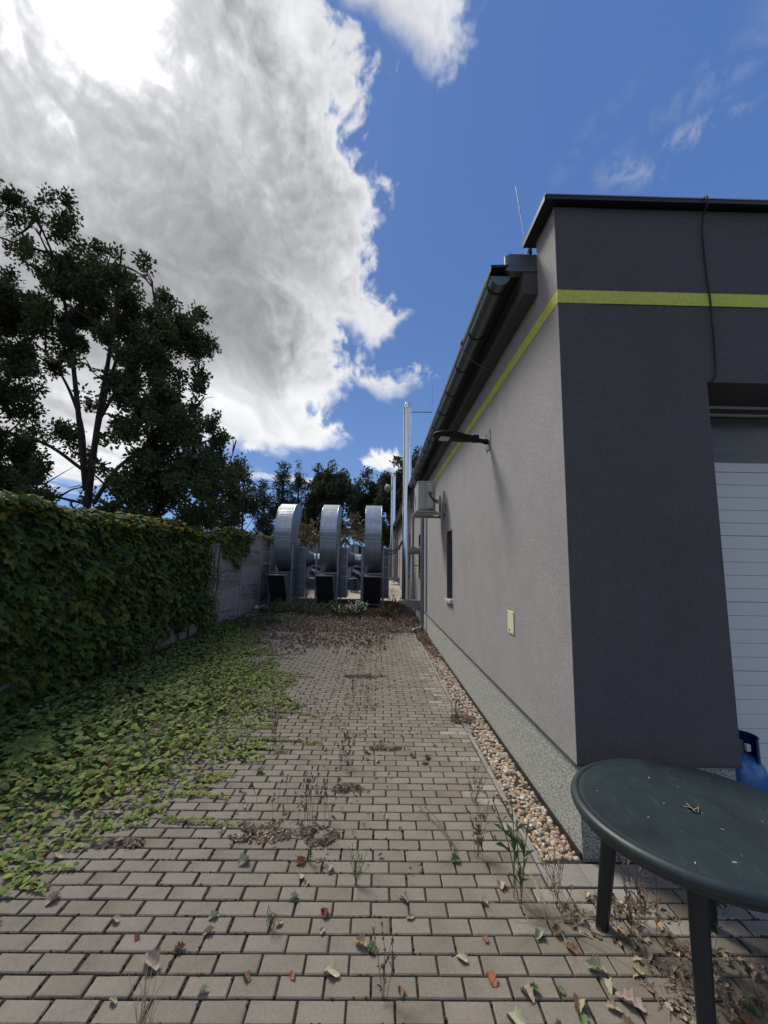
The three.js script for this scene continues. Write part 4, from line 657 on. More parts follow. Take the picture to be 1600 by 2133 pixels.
// ================================================================== TREES
// a tree from clumps: each clump [x, y, radius] is given in metres across the tree's own plane (right, up) and spread in depth
function tree(name, label, pos, clumps, o) {
  const R = rng(o.seed), t = thing(name, label, 'tree', pos, 0, o.group);
  const br = [], trunkTop = o.trunkTop, tr = o.r;
  const P = [V3(0, -0.3, 0), V3(o.lean * 0.3, trunkTop * 0.4, 0), V3(o.lean, trunkTop, 0)], joints = [];
  const seg = (pts, r0, r1, n = 7) => { const c = new THREE.CatmullRomCurve3(pts), k = Math.max(4, pts.length * 4), g = new THREE.TubeGeometry(c, k, 1, n, false), p = g.attributes.position; for (let j = 0; j <= k; j++) { const q = c.getPointAt(j / k), rr = lerp(r0, r1, j / k); for (let i = 0; i <= n; i++) { const a = j * (n + 1) + i; p.setXYZ(a, q.x + (p.getX(a) - q.x) * rr, q.y + (p.getY(a) - q.y) * rr, q.z + (p.getZ(a) - q.z) * rr); } } g.computeVertexNormals(); return muv(g); };
  part(t, 'trunk', seg(P, tr, tr * 0.4, 10), o.bark);
  for (const [pts, r0] of o.limbs ?? []) { const q = pts.map((p) => V3(...p)); br.push(seg(q, r0, 0.03, 8)); const c = new THREE.CatmullRomCurve3(q); for (let k = 4; k <= 24; k++) joints.push(c.getPoint(k / 24)); }
  const lists = o.sprays.map(() => []);
  const small = []; // every clump breaks up into smaller tufts, some standing off its surface
  for (const [cx, cy, r, dens = 1] of clumps) { const n = Math.max(3, Math.round((o.tufts ?? 9) * Math.min(1.6, Math.pow(r / 0.8, 1.3)))); for (let k = 0; k < n; k++) { const d = V3(R() * 2 - 1, R() * 2 - 1, R() * 2 - 1).normalize().multiplyScalar(r * (0.2 + 0.75 * Math.sqrt(R()))); small.push([cx + d.x, cy + d.y * (o.flat ?? 1), r * (0.24 + 0.2 * R()), dens, d.z]); } }
  clumps.forEach(([cx, cy, r], i) => {
    const cz = (R() - 0.5) * o.deep, from = joints.length ? joints.reduce((a, b) => { const w = (p) => (p.x - cx) ** 2 + (p.y - cy + 0.25) ** 2 * (p.y > cy + 0.2 ? 4 : 1) + (p.z - cz) ** 2 * 0.6; return w(b) < w(a) ? b : a; }) : V3(o.lean * 0.7, Math.min(trunkTop, Math.max(o.low, cy * 0.6)), 0), to = V3(cx, cy, cz);
    if (r > o.twig) { const mid = from.clone().lerp(to, 0.5).add(V3((R() - 0.5) * r * 0.5, -0.12 * from.distanceTo(to) + R() * 0.3, (R() - 0.5) * r * 0.6)); br.push(seg([from, mid, to], joints.length ? 0.03 + 0.03 * R() : Math.max(0.025, tr * (0.16 + 0.2 * R())), 0.015, 6)); for (let q = 0; q < 3; q++) { const e = to.clone().add(V3((R() - 0.5) * 2 * r, (R() - 0.2) * 1.2 * r, (R() - 0.5) * 1.6 * r)); br.push(seg([mid.clone().lerp(to, 0.4 + 0.5 * R()), to.clone().lerp(e, 0.4).add(V3(0, R() * 0.15, 0)), e], 0.022 + 0.01 * R(), 0.006, 4)); } }
      });
  small.forEach(([cx, cy, r, dens, dz], i) => {
    const cz = dz + (R() - 0.5) * o.deep;
    if (o.hole && N3(cx * o.hole + 5, cy * o.hole, cz * o.hole * 0.4) < -0.12) return;
    const n = Math.round(o.density * dens * Math.pow(r, 2.2) * (1 + 0.3 * R()) * 2);
    for (let k = 0; k < n; k++) {
      const d = V3(R() * 2 - 1, R() * 2 - 1, R() * 2 - 1); const rad = Math.cbrt(R()) * 1.15 + (R() < 0.12 ? 0.2 * R() : 0); d.normalize().multiplyScalar(r * rad * (0.82 + 0.5 * N3(d.x * 2 + i * 3.3, d.y * 2, d.z * 2)));
      if (N3((cx + d.x) * o.gap, (cy + d.y) * o.gap, (cz + d.z) * o.gap) < -0.22 + 0.1 * R()) continue;
      const s = o.size * (0.7 + 0.6 * R()), c = o.colors[Math.floor(R() * o.colors.length)], b = 0.75 + 0.5 * R();
      lists[k % lists.length].push({ m: place(cx + d.x, cy + d.y * (o.flat ?? 1) * 1.1, cz + d.z, R() * 6.3 * o.tumble, R() * 6.3, R() * 6.3 * o.tumble, s), c: c.map((v) => v * b) });
    }
  });
  if (br.length) part(t, 'limbs', merge(br), o.bark);
  lists.forEach((l, i) => { if (l.length) copies(t, 'crown', o.sprays[i], o.leaf, l); });
  return t;
}
// turns a place in the picture plane at a given depth into metres: only used to set down tree outlines as measured
const at = (px, py, depth) => { const q = V3(0, 0, 0), e = camera.matrixWorld, v = V3((px - 800) / 852.15, -(py - 1066.5) / 852.15, -1).transformDirection(e); const k = depth / -v.z; return q.copy(EYE).addScaledVector(v, k); };
{
  const D = 14.5, base = at(182, 1065, D), m = D / 852 * 1.03;
  const px = [[70, 430, 46], [30, 500, 50], [122, 450, 42], [172, 436, 36], [150, 500, 48], [105, 545, 55], [50, 570, 48], [212, 490, 34], [8, 610, 55], [195, 570, 50], [260, 500, 24], [264, 545, 34], [316, 540, 26], [310, 590, 48], [250, 610, 40], [372, 605, 40], [345, 650, 55], [402, 655, 34], [430, 672, 14], [90, 640, 50], [150, 680, 42, 0.8], [50, 705, 45], [215, 660, 34, 0.8], [275, 700, 46], [335, 720, 48], [385, 700, 32], [15, 790, 50], [70, 830, 46, 0.8], [120, 770, 36, 0.7], [228, 765, 34, 0.7], [295, 800, 50], [350, 800, 55], [408, 800, 36], [438, 850, 32], [350, 880, 58], [300, 910, 48], [415, 900, 48], [468, 875, 20], [100, 890, 44, 0.8], [25, 900, 50], [55, 985, 58], [125, 985, 42, 0.8], [245, 850, 26, 0.7], [250, 980, 30, 0.7], [320, 985, 58], [395, 985, 58], [455, 965, 46], [500, 960, 26], [285, 1040, 42, 0.8], [360, 1050, 50], [440, 1045, 50], [515, 1000, 24], [20, 1050, 50], [120, 1050, 44, 0.9], [-60, 560, 80], [-70, 720, 90], [-80, 880, 90], [-60, 1010, 80], [-10, 420, 40], [490, 1040, 34], [210, 620, 30, 0.7], [165, 600, 34], [40, 640, 40]];
  const clumps = px.map(([x, y, r, d]) => { const p = at(x, y, D); return [(p.x - base.x) * 0.97, 1.8 + (p.y - 1.8) * 0.925, r * m * 0.95, d ?? 1]; });
  const oakSpray = [3, 4, 5].map((s) => sprayGeo(s, 15, 0.2, 0.135, 0.085));
  tree('oak_tree', 'tall dark leafy oak tree rising behind the ivy covered fence', [base.x, 0, base.z], clumps, {
    seed: 21, trunkTop: 5.6, r: 0.21, lean: -0.05, low: 2.6, deep: 3.6, twig: 0.3, density: 200, tufts: 13, hole: 1.5, size: 0.95, gap: 2.2, tumble: 1, bark: M.bark, leaf: M.leafTree, sprays: oakSpray,
    colors: [[0.055, 0.075, 0.026], [0.066, 0.09, 0.03], [0.045, 0.062, 0.024], [0.085, 0.095, 0.028]],
    limbs: [[[[178, 960], [152, 855], [110, 770], [62, 700], [10, 640]], 0.13, -1.0], [[[181, 1010], [166, 770], [158, 640], [140, 520], [110, 430]], 0.15, 0.3], [[[186, 1020], [224, 850], [262, 720], [290, 620], [312, 545]], 0.16, 0.8], [[[196, 1040], [232, 960], [282, 905], [345, 850], [400, 770]], 0.11, -0.6], [[[182, 1000], [205, 790], [216, 680], [205, 560], [175, 440]], 0.12, -0.9], [[[176, 965], [120, 915], [40, 890], [-60, 850]], 0.09, 0.9], [[[200, 1055], [300, 1032], [420, 995], [500, 965]], 0.07, 0.5], [[[218, 870], [300, 760], [360, 690], [420, 665]], 0.08, 1.0, 0.35], [[[180, 1040], [100, 1020], [0, 990]], 0.07, -0.8]].map(([l, r, dz, z0]) => [l.map(([x, y], i) => { const p = at(x, y, D); return [p.x - base.x, 1.8 + (p.y - 1.8) * 0.925, (z0 ?? 0) + dz * i / 2]; }), r * 0.72]),
  });
  // pines and broadleaf trees in a row farther off
  const needle = [6, 7].map((s) => sprayGeo(s, 26, 0.16, 0.34, 0.05, 0.1)), small = [8, 9].map((s) => sprayGeo(s, 16, 0.3, 0.19, 0.12, 0.2));
  const pine = (x, yTop, yLow, half, depth, seed, label) => {
    const b = at(x, 1150, depth), top = at(x, yTop, depth).y, k = depth / 852, R = rng(seed), cl = [], n = Math.round((1150 - yTop) / 9);
    for (let i = 0; i < n; i++) { const q = i / n, y = lerp(top, at(x, yLow, depth).y, q), w = half * k * (0.12 + 0.88 * Math.pow(q, 0.8)); cl.push([(R() - 0.5) * w * 0.4, y, Math.max(0.28, w * 0.42)]); if (q > 0.12) for (const s of [-1, 1]) cl.push([s * w * (0.5 + 0.5 * R()), y - 0.12 * w * R(), Math.max(0.24, w * 0.34)]); }
    tree('pine_tree', label, [b.x, 0.3, b.z], cl, { seed, trunkTop: top - 1.2, r: 0.16, lean: 0, low: 2, deep: half * k * 1.1, twig: 9, density: 95, tufts: 6, hole: 0, size: 1.0, gap: 0.9, tumble: 1, bark: M.bark, leaf: M.needle, sprays: needle, colors: [[0.030, 0.044, 0.024], [0.036, 0.05, 0.026], [0.024, 0.036, 0.022]], group: 'dark pines in the distance' });
  };
  pine(583, 978, 1130, 34, 33, 61, 'broad dark pine rising just left of the left duct');
  pine(616, 975, 1120, 22, 37, 62, 'slim pointed spruce between the pine and the poplars');
  pine(545, 1010, 1130, 26, 34, 63, 'dark pine beside the lower branches of the oak');
  const leafy = (name, label, depth, trunkX, list, seed, colors, dens = 130, r = 0.14, sprays = small, bark = M.paleBark) => {
    const b = at(trunkX, 1150, depth), k = depth / 852;
    tree(name, label, [b.x, 0.3, b.z], list.map(([x, y, q, d]) => { const p = at(x, y, depth); return [p.x - b.x, p.y - 0.3, q * k * 1.2, d ?? 1]; }), { seed, trunkTop: at(trunkX, list[0][1] + 40, depth).y - 0.3, r, lean: 0.1, low: 2, deep: 2.4, twig: 0.3, density: dens * 0.55, tufts: 11, hole: 0.7, flat: 1.35, size: 1, gap: 0.8, tumble: 1, bark, leaf: M.leafTree, sprays, colors, group: 'trees behind the back fence' });
  };
  const grn = [[0.055, 0.078, 0.036], [0.07, 0.092, 0.04], [0.045, 0.064, 0.034], [0.082, 0.095, 0.042]], brn = [[0.12, 0.105, 0.04], [0.15, 0.10, 0.05], [0.09, 0.1, 0.036], [0.17, 0.12, 0.05]];
  leafy('poplar_tree', 'bushy poplar rising between the left and middle ducts', 36, 690, [[690, 985, 13], [668, 992, 12], [712, 995, 13], [650, 1012, 14], [676, 1015, 20], [704, 1022, 20], [735, 1022, 14], [660, 1042, 22], [690, 1050, 24], [722, 1050, 22], [742, 1050, 12], [650, 1075, 22], [684, 1085, 26], [720, 1085, 24], [630, 1060, 12], [672, 975, 6], [700, 980, 6], [640, 1100, 22], [740, 1090, 16]], 71, grn, 210);
  leafy('poplar_tree', 'narrow poplar rising between the middle and right ducts', 38, 765, [[765, 985, 9], [771, 1000, 12], [755, 1010, 12], [782, 1020, 10], [748, 1035, 13], [770, 1035, 18], [785, 1050, 12], [752, 1065, 18], [776, 1075, 18], [745, 1020, 8], [760, 1100, 20], [790, 1090, 14]], 72, grn, 190);
  leafy('broadleaf_tree', 'leafy tree right behind the tall steel chimney', 34, 830, [[868, 948, 13], [858, 968, 14], [838, 978, 14], [822, 990, 14], [805, 1005, 13], [872, 970, 10], [850, 1000, 22], [822, 1020, 22], [800, 1035, 16], [848, 1045, 26], [815, 1065, 24], [796, 1080, 14], [845, 1090, 26], [812, 1110, 22], [838, 1130, 20], [870, 1020, 16]], 73, [[0.055, 0.075, 0.03], [0.075, 0.088, 0.032], [0.045, 0.06, 0.028], [0.1, 0.095, 0.035]], 210);
  leafy('young_tree', 'thin loose tree at the right foot of the oak', 28, 500, [[500, 985, 18], [530, 1010, 12], [515, 1030, 20], [480, 1030, 22], [545, 1045, 10], [500, 1065, 24], [465, 1075, 24], [535, 1075, 16], [430, 1085, 18], [490, 1000, 14]], 74, [[0.04, 0.056, 0.024], [0.05, 0.066, 0.026]], 150, 0.09);
  leafy('hazel_bush', 'brownish green bush seen between the left and middle ducts', 23, 645, [[640, 1085, 14], [655, 1105, 18], [632, 1110, 16], [650, 1125, 18], [668, 1090, 10], [625, 1125, 14], [648, 1075, 8]], 75, brn, 130, 0.05, small, M.twig);
  leafy('hazel_bush', 'brownish green bush seen between the middle and right ducts', 23, 735, [[735, 1085, 14], [750, 1100, 16], [722, 1105, 16], [742, 1120, 18], [758, 1120, 12], [720, 1125, 14], [745, 1075, 8]], 76, brn, 130, 0.05, small, M.twig);
}
// ================================================================== LEAF LITTER, WEEDS AND FALLEN LEAVES
const dryGeos = [0, 1, 2, 3, 4, 5].map(dryLeafGeo);
{
  const R = rng(1313), lists = [[], [], []], cols = [[0.24, 0.175, 0.14], [0.31, 0.235, 0.19], [0.18, 0.125, 0.1], [0.36, 0.29, 0.25], [0.22, 0.16, 0.135], [0.26, 0.18, 0.125]];
  const addLeaf = (x, z, k, s0 = 0.05, y = 0) => { const c = cols[Math.floor(R() * cols.length)], b = 0.7 + 0.6 * R(); lists[k % 3].push({ m: place(x, groundY(z) + y + 0.004 + R() * 0.02, z, (R() - 0.5) * 1.2, R() * 6.3, (R() - 0.5) * 1.2, s0 * (0.7 + 0.8 * R())), c: c.map((v) => v * b) }); };
  for (let k = 0; k < 8600; k++) {
    const z = -7.6 - Math.pow(R(), 0.8) * 8.4, x = -4.2 + R() * 5.3, n = fbm(x * 0.8, 1, z * 0.6, 3);
    const d = sstep(-8.0, -10.4, z + (x > 0.2 ? 1.6 : 0) + n * 1.8) * (x < -3 && z > -11 ? 0.4 : 1); if (R() > d) continue; addLeaf(x, z, k, 0.062);
  }
  for (let k = 0; k < 900; k++) { const z = -8 - R() * 5, x = 1.05 + R() * 0.22; if (R() < sstep(-7.5, -11, z)) addLeaf(x, z, k, 0.055, 0.02); }
  for (let k = 0; k < 260; k++) addLeaf(-4.25 + R() * 0.5, -1.5 - R() * 9, k, 0.06);
  for (let k = 0; k < 520; k++) { const z = -2.6 - Math.pow(R(), 0.8) * 6.2, c = R() < 0.6; addLeaf(c ? -0.28 + (R() + R() - 1) * 0.5 : -1.2 + R() * 2.2, z, k, 0.02 + 0.014 * R()); }
  const lit = thing('leaf_litter', 'brown fallen leaves matted over the paving in front of the ducts', 'leaf litter'); lit.userData.kind = 'stuff';
  lists.forEach((l, i) => copies(lit, 'leaves', dryGeos[i], M.dry, l));
  // mats of rotting debris on the pavers
  const twigG = new THREE.CylinderGeometry(0.5, 0.35, 1, 4), mats = [[-0.72, -3.02, 0.3, 0.12, 'large mat of brown dead plant debris left of the middle of the pavers'], [-0.36, -2.98, 0.13, 0.1, 'smaller brown debris heap right beside the large debris mat'], [-0.2, -3.55, 0.13, 0.07, 'dark flat tangle of debris behind the large debris mat'], [-1.62, -2.88, 0.16, 0.05, 'narrow streak of dry debris near the ivy edge'], [-0.16, -6.9, 0.35, 0.12, 'dark patch of debris far back on the middle pavers'], [1.02, -5.1, 0.16, 0.14, 'tuft of brown debris against the kerb by the pebbles'], [1.28, -2.35, 0.3, 0.16, 'brown debris drift under the green table near the plinth'], [1.5, -2.0, 0.34, 0.2, 'loose brown debris scattered under the middle of the table'], [0.1, -4.3, 0.16, 0.06, 'thin dry debris smear on the pavers past the dark red leaf']];
  for (const [x, z, rx, rz, label] of mats) {
    const h = thing('debris_heap', label, 'debris', [x, 0.0, z], 0, 'heaps of plant debris on the pavers'), tw = [], lf = [], n = (Math.round(2600 * rx * rz / 0.03) / 10 + 60) * (x > 1.1 ? 0.45 : 1);
    for (let k = 0; k < n * 1.6; k++) { const a = R() * 6.3, q = Math.sqrt(R()), X = Math.cos(a) * q * rx, Z = Math.sin(a) * q * rz; if (N3((x + X) * 7, 2, (z + Z) * 7) < -0.2) continue; const b = 0.5 + R(), y = 0.004 + R() * 0.03 * (1 - q); if (R() < 0.6) tw.push({ m: place(X, y, Z, Math.PI / 2 + (R() - 0.5) * 0.7, R() * 6.3, 0, 0.0035 * (0.5 + R()), 0.05 * (0.4 + R()), 0.0035), c: [0.24 * b, 0.175 * b, 0.13 * b] }); else lf.push({ m: place(X, y, Z, (R() - 0.5) * 1.5, R() * 6.3, (R() - 0.5) * 1.5, 0.022 + 0.022 * R()), c: [0.33 * b, 0.26 * b, 0.2 * b] }); }
    copies(h, 'twigs', twigG, M.dry, tw); copies(h, 'leaf_scraps', dryGeos[3], M.dry, lf);
  }
}
// ------------------------------------------------------------------ single fallen leaves
{
  const R = rng(555), hue = { beige: [0.37, 0.3, 0.225], pale: [0.34, 0.345, 0.24], olive: [0.26, 0.27, 0.15], green: [0.12, 0.17, 0.07], tan: [0.37, 0.275, 0.18], pink: [0.36, 0.285, 0.245], brown: [0.19, 0.11, 0.065], orange: [0.28, 0.115, 0.055], maroon: [0.14, 0.035, 0.028], cream: [0.44, 0.39, 0.29] };
  const word = { beige: 'curled beige leaf', pale: 'pale green withered leaf', olive: 'dull olive withered leaf', green: 'dark green fallen leaf', tan: 'curled tan leaf', pink: 'pinkish grey dry leaf', brown: 'small brown dry leaf', orange: 'rusty orange curled leaf', maroon: 'dark red folded leaf', cream: 'cream coloured dry leaf' };
  const mats = Object.fromEntries(Object.entries(hue).map(([k, v]) => [k, mat(k + ' dry leaf', v, 0.85)]));
  const spots = [[-1.685, -2.44, 'beige', 0.1], [-1.9, -2.76, 'beige', 0.11], [-1.92, -2.64, 'pale', 0.08], [-1.83, -3.2, 'pink', 0.09], [-1.28, -2.31, 'beige', 0.07], [-0.8, -2.34, 'pale', 0.07], [-0.79, -2.25, 'tan', 0.07], [-0.98, -2.09, 'pink', 0.13], [-0.89, -2.16, 'brown', 0.07], [-1.12, -2.22, 'maroon', 0.05], [-0.54, -2.03, 'brown', 0.06], [-0.7, -1.97, 'pale', 0.06], [-1.05, -1.93, 'pale', 0.05], [-0.78, -2.73, 'pale', 0.1], [-0.98, -3.8, 'olive', 0.12], [-1.05, -4.25, 'pink', 0.1], [-0.75, -1.83, 'maroon', 0.05], [-0.3, -4.55, 'maroon', 0.13], [-0.43, -2.73, 'orange', 0.085], [-0.25, -2.67, 'beige', 0.085], [-0.41, -2.61, 'pale', 0.07], [-0.37, -2.56, 'tan', 0.05], [-0.42, -2.46, 'pale', 0.075], [-0.24, -2.36, 'maroon', 0.08], [-0.24, -2.26, 'pink', 0.05], [-0.46, -2.3, 'beige', 0.055], [0.17, -2.46, 'beige', 0.075], [0.2, -2.34, 'olive', 0.055], [-0.05, -2.19, 'tan', 0.085], [0.0, -2.16, 'green', 0.07], [-0.17, -2.05, 'cream', 0.1], [-0.34, -2.04, 'orange', 0.05], [0.53, -2.03, 'orange', 0.085], [0.42, -2.12, 'pale', 0.075], [0.58, -1.86, 'pale', 0.11], [0.66, -1.96, 'beige', 0.085], [0.6, -2.44, 'cream', 0.06], [0.73, -2.55, 'beige', 0.09], [0.7, -3.02, 'tan', 0.07], [0.19, -3.05, 'brown', 0.05], [0.51, -2.75, 'green', 0.08], [0.29, -4.6, 'cream', 0.08], [0.08, -4.35, 'tan', 0.09], [0.02, -4.02, 'tan', 0.09], [0.5, -4.1, 'brown', 0.1], [0.36, -4.12, 'brown', 0.08], [0.46, -4.0, 'olive', 0.1], [-0.07, -4.2, 'beige', 0.1], [0.55, -2.22, 'orange', 0.05], [0.13, -1.97, 'brown', 0.06], [0.86, -1.92, 'tan', 0.09], [0.85, -1.87, 'green', 0.08], [1.08, -1.93, 'pink', 0.14], [1.02, -1.84, 'tan', 0.08], [1.0, -1.91, 'beige', 0.08], [1.01, -2.07, 'pale', 0.11], [1.02, -2.0, 'pale', 0.08], [1.2, -2.07, 'olive', 0.07], [1.25, -2.2, 'olive', 0.08], [1.24, -2.26, 'tan', 0.08], [1.29, -2.14, 'pink', 0.09], [1.36, -1.93, 'pink', 0.08], [1.56, -1.91, 'green', 0.09], [1.5, -1.85, 'brown', 0.09], [0.95, -2.17, 'brown', 0.08], [0.92, -2.26, 'brown', 0.1], [0.82, -2.24, 'pale', 0.08], [0.81, -1.98, 'green', 0.05], [0.7, -1.98, 'green', 0.06], [0.74, -1.83, 'green', 0.06], [1.6, -2.25, 'brown', 0.08], [1.45, -2.3, 'tan', 0.08], [-2.1, -3.6, 'brown', 0.1], [-2.4, -3.1, 'pink', 0.09], [-1.6, -4.1, 'maroon', 0.09]];
  const zoneOf = (x, z) => (x > 0.78 ? (z < -2.05 ? 'under the green table' : 'in front of the green table legs') : x > 0.35 ? 'on the pavers left of the table' : z < -3.5 ? 'far back on the open pavers' : x < -1.2 ? 'beside the creeping ivy edge' : x < -0.5 ? 'on the near left pavers' : z < -2.4 ? 'near the brown debris mat' : 'on the nearest middle pavers');
  const order = { 1: [''], 2: ['nearer ', 'farther '], 3: ['nearest ', 'middle ', 'farthest '], 4: ['nearest ', 'second nearest ', 'third nearest ', 'farthest '] };
  const kin = {}; spots.forEach((q) => (kin[q[2] + zoneOf(q[0], q[1])] ??= []).push(q)); Object.values(kin).forEach((l) => l.sort((a, b) => b[1] - a[1]));
  for (const q of spots) {
    const [x, z, c, s] = q, zone = zoneOf(x, z), l = kin[c + zone], rank = (order[l.length] ?? order[4])[Math.min(3, l.indexOf(q))];
    const m = part(scene, 'fallen_leaf', dryGeos[Math.floor(R() * 6)], mats[c]); tag(m, rank + word[c] + ' lying ' + zone, 'leaf', 'fallen leaves on the pavers');
    m.scale.setScalar(s * 0.8); m.rotation.set((R() - 0.5) * 0.35, R() * 6.3, (R() - 0.5) * 0.35, 'YXZ'); m.position.set(x, groundY(z) + 0.004, z);
  }
}
// ------------------------------------------------------------------ weeds
{
  const R = rng(909);
  function weed(x, z, label, o) {
    const w = thing('weed', label, o.cat ?? 'weed', [x, groundY(z), z], 0, o.group), st = [], lf = [], fl = [];
    for (let k = 0; k < o.n; k++) {
      const a = R() * 6.3, sp = o.spread * (0.4 + R()), h = o.h * (0.55 + 0.55 * R()), b = V3((R() - 0.5) * o.base, 0, (R() - 0.5) * o.base), e = b.clone().add(V3(Math.cos(a) * sp + (o.lean ?? 0) * h, h, Math.sin(a) * sp)), md = b.clone().lerp(e, 0.5).add(V3((R() - 0.5) * 0.03, h * 0.1, (R() - 0.5) * 0.03)), cv = new THREE.CatmullRomCurve3([b, md, e]);
      st.push(new THREE.TubeGeometry(cv, 6, o.r ?? 0.0012, 4, false));
      for (let q = 0; q < (o.leaves ?? 0); q++) { const t = 0.12 + 0.85 * R(), p = cv.getPoint(t), L = o.leaf * (0.6 + 0.7 * R()) * (1.15 - 0.6 * t), d = V3(R() - 0.5, 0.25 + 0.4 * R() * (o.droop ? -1 : 1), R() - 0.5).normalize(), s = d.clone().cross(V3(0, 1, 0)).normalize().multiplyScalar(L * (o.wide ?? 0.13)), t1 = p.clone().addScaledVector(d, L * 0.5).add(V3(0, L * 0.08, 0)), t2 = p.clone().addScaledVector(d, L).add(V3(0, -L * 0.15, 0)); lf.push([p.toArray(), t1.clone().add(s).toArray(), t2.toArray()], [p.toArray(), t2.toArray(), t1.clone().sub(s).toArray()]); }
      if (o.heads) for (let q = 0; q < o.heads; q++) { const p = cv.getPoint(1 - 0.35 * R() * (q ? 1 : 0)), hs = o.head * (0.7 + 0.6 * R()), g = new THREE.IcosahedronGeometry(hs, 0); g.scale(1, o.headTall ?? 1.3, 1); g.translate(p.x + (R() - 0.5) * o.head * 3 * (q ? 1 : 0), p.y, p.z + (R() - 0.5) * o.head * 3 * (q ? 1 : 0)); fl.push(g); }
    }
    if (st.length <= 8) each(w, 'stem', st, o.stem ?? M.twig); else part(w, 'stems', merge(st), o.stem ?? M.twig).userData.kind = 'stuff';
    if (lf.length) part(w, 'leaves', tri(lf), o.leafMat ?? M.weed).userData.kind = 'stuff';
    if (fl.length) part(w, o.headName ?? 'seed_heads', merge(fl), o.headMat ?? M.twig).userData.kind = 'stuff';
  }
  const dry = { n: 12, h: 0.3, spread: 0.05, base: 0.1, heads: 3, head: 0.006, headTall: 1.8, leaves: 3, leaf: 0.03, leafMat: M.twig };
  weed(-0.42, -3.1, 'tall thin dry stalks with dark seed heads rising from the debris mat', { ...dry, n: 14, h: 0.33, base: 0.22 });
  weed(-0.78, -3.2, 'sparse dry stalks at the left end of the debris mat', { ...dry, n: 6, h: 0.24, base: 0.3 });
  weed(-0.09, -2.56, 'small feathery green weed growing from a joint right of the debris', { n: 12, h: 0.2, spread: 0.07, base: 0.02, leaves: 8, leaf: 0.022, stem: M.weed });
  weed(-0.38, -2.72, 'short green sprig beside the orange leaf', { n: 6, h: 0.15, spread: 0.03, base: 0.04, leaves: 8, leaf: 0.022, stem: M.weed });
  weed(0.79, -2.45, 'tall leafy green weed with long narrow leaves by the kerb end', { n: 4, h: 0.5, spread: 0.1, base: 0.06, leaves: 8, leaf: 0.11, wide: 0.14, r: 0.0028, stem: M.weed });
  weed(0.66, -2.8, 'dry reddish weed on the pavers near the kerb end', { n: 8, h: 0.3, spread: 0.06, base: 0.05, leaves: 8, leaf: 0.05, wide: 0.2, leafMat: mat('brown green leaf', [0.12, 0.12, 0.055], 0.9) });
  weed(0.53, -2.85, 'bent pale straw stalks leaning left across the pavers', { n: 5, h: 0.3, spread: 0.05, base: 0.03, lean: -0.9, r: 0.002, stem: M.straw, heads: 2, head: 0.004, headTall: 3, headMat: M.straw });
  weed(0.78, -3.4, 'low dry weed beside the middle of the pebble strip', { n: 9, h: 0.26, spread: 0.09, base: 0.06, leaves: 9, leaf: 0.035, leafMat: M.weed });
  weed(0.92, -5.0, 'grey green weed growing at the kerb past the straw', { n: 12, h: 0.36, spread: 0.08, base: 0.08, leaves: 12, leaf: 0.035, stem: M.weed });
  weed(0.06, -1.95, 'single dried weed with a forked top among the nearest pavers', { n: 4, h: 0.26, spread: 0.05, base: 0.02, heads: 5, head: 0.004, leaves: 12, leaf: 0.03, leafMat: M.twig });
  weed(-0.87, -1.83, 'tuft of thin grass blades at the bottom edge left', { n: 16, h: 0.17, spread: 0.06, base: 0.05, leaves: 0, stem: M.straw, r: 0.0013, cat: 'grass' });
  weed(-0.5, -2.28, 'little green tuft growing beside a beige leaf', { n: 8, h: 0.1, spread: 0.02, base: 0.03, leaves: 4, leaf: 0.02, stem: M.weed });
  weed(-1.0, -4.35, 'thin stalks standing where the runners end', { ...dry, n: 9, h: 0.34 });
  weed(-0.28, -3.95, 'dry brown tuft on the pavers in line with the dark red leaf', { ...dry, n: 10, h: 0.22 });
  weed(-0.65, -5.0, 'short dry weeds in the joints behind the dark red leaf', { ...dry, n: 12, h: 0.25, base: 0.5 });
  weed(-0.2, -5.7, 'dry stalks standing in the middle of the farther pavers', { ...dry, n: 10, h: 0.3, base: 0.3 });
  weed(-0.1, -7.9, 'sparse dry stalks in front of the leaf litter', { ...dry, n: 12, h: 0.4, base: 0.5 });
  weed(0.1, -9.2, 'brown dead weed clump at the edge of the leaf litter', { ...dry, n: 26, h: 0.45, base: 0.7 });
  weed(1.02, -2.45, 'tangled dry weed climbing beside the left table leg', { n: 14, h: 0.34, spread: 0.1, base: 0.12, leaves: 6, leaf: 0.04, leafMat: M.straw, heads: 2, head: 0.004 });
  weed(1.32, -2.28, 'tall dry weed with brown leaves under the table', { n: 12, h: 0.42, spread: 0.09, base: 0.16, leaves: 9, leaf: 0.045, wide: 0.2, leafMat: M.twig });
  weed(0.9, -2.3, 'long pale grass blades lying flat left of the table leg', { n: 14, h: 0.07, spread: 0.34, base: 0.1, stem: M.straw, r: 0.0016, cat: 'grass' });
  weed(1.55, -2.1, 'small green weed under the middle of the table', { n: 9, h: 0.2, spread: 0.08, base: 0.06, leaves: 8, leaf: 0.05, wide: 0.2, stem: M.weed });
  weed(1.85, -2.4, 'green weed by the far table leg', { n: 9, h: 0.22, spread: 0.08, base: 0.08, leaves: 8, leaf: 0.05, wide: 0.25, stem: M.weed });
  weed(1.7, -1.9, 'reddish dry stalks in front of the far table leg', { ...dry, n: 10, h: 0.24, base: 0.2 });
  weed(-3.5, -6.2, 'tall thin yellowish stem leaning against the ivy', { n: 3, h: 1.25, spread: 0.1, base: 0.04, lean: 0.45, leaves: 10, leaf: 0.06, stem: M.weed, r: 0.0032, leafMat: M.weed });
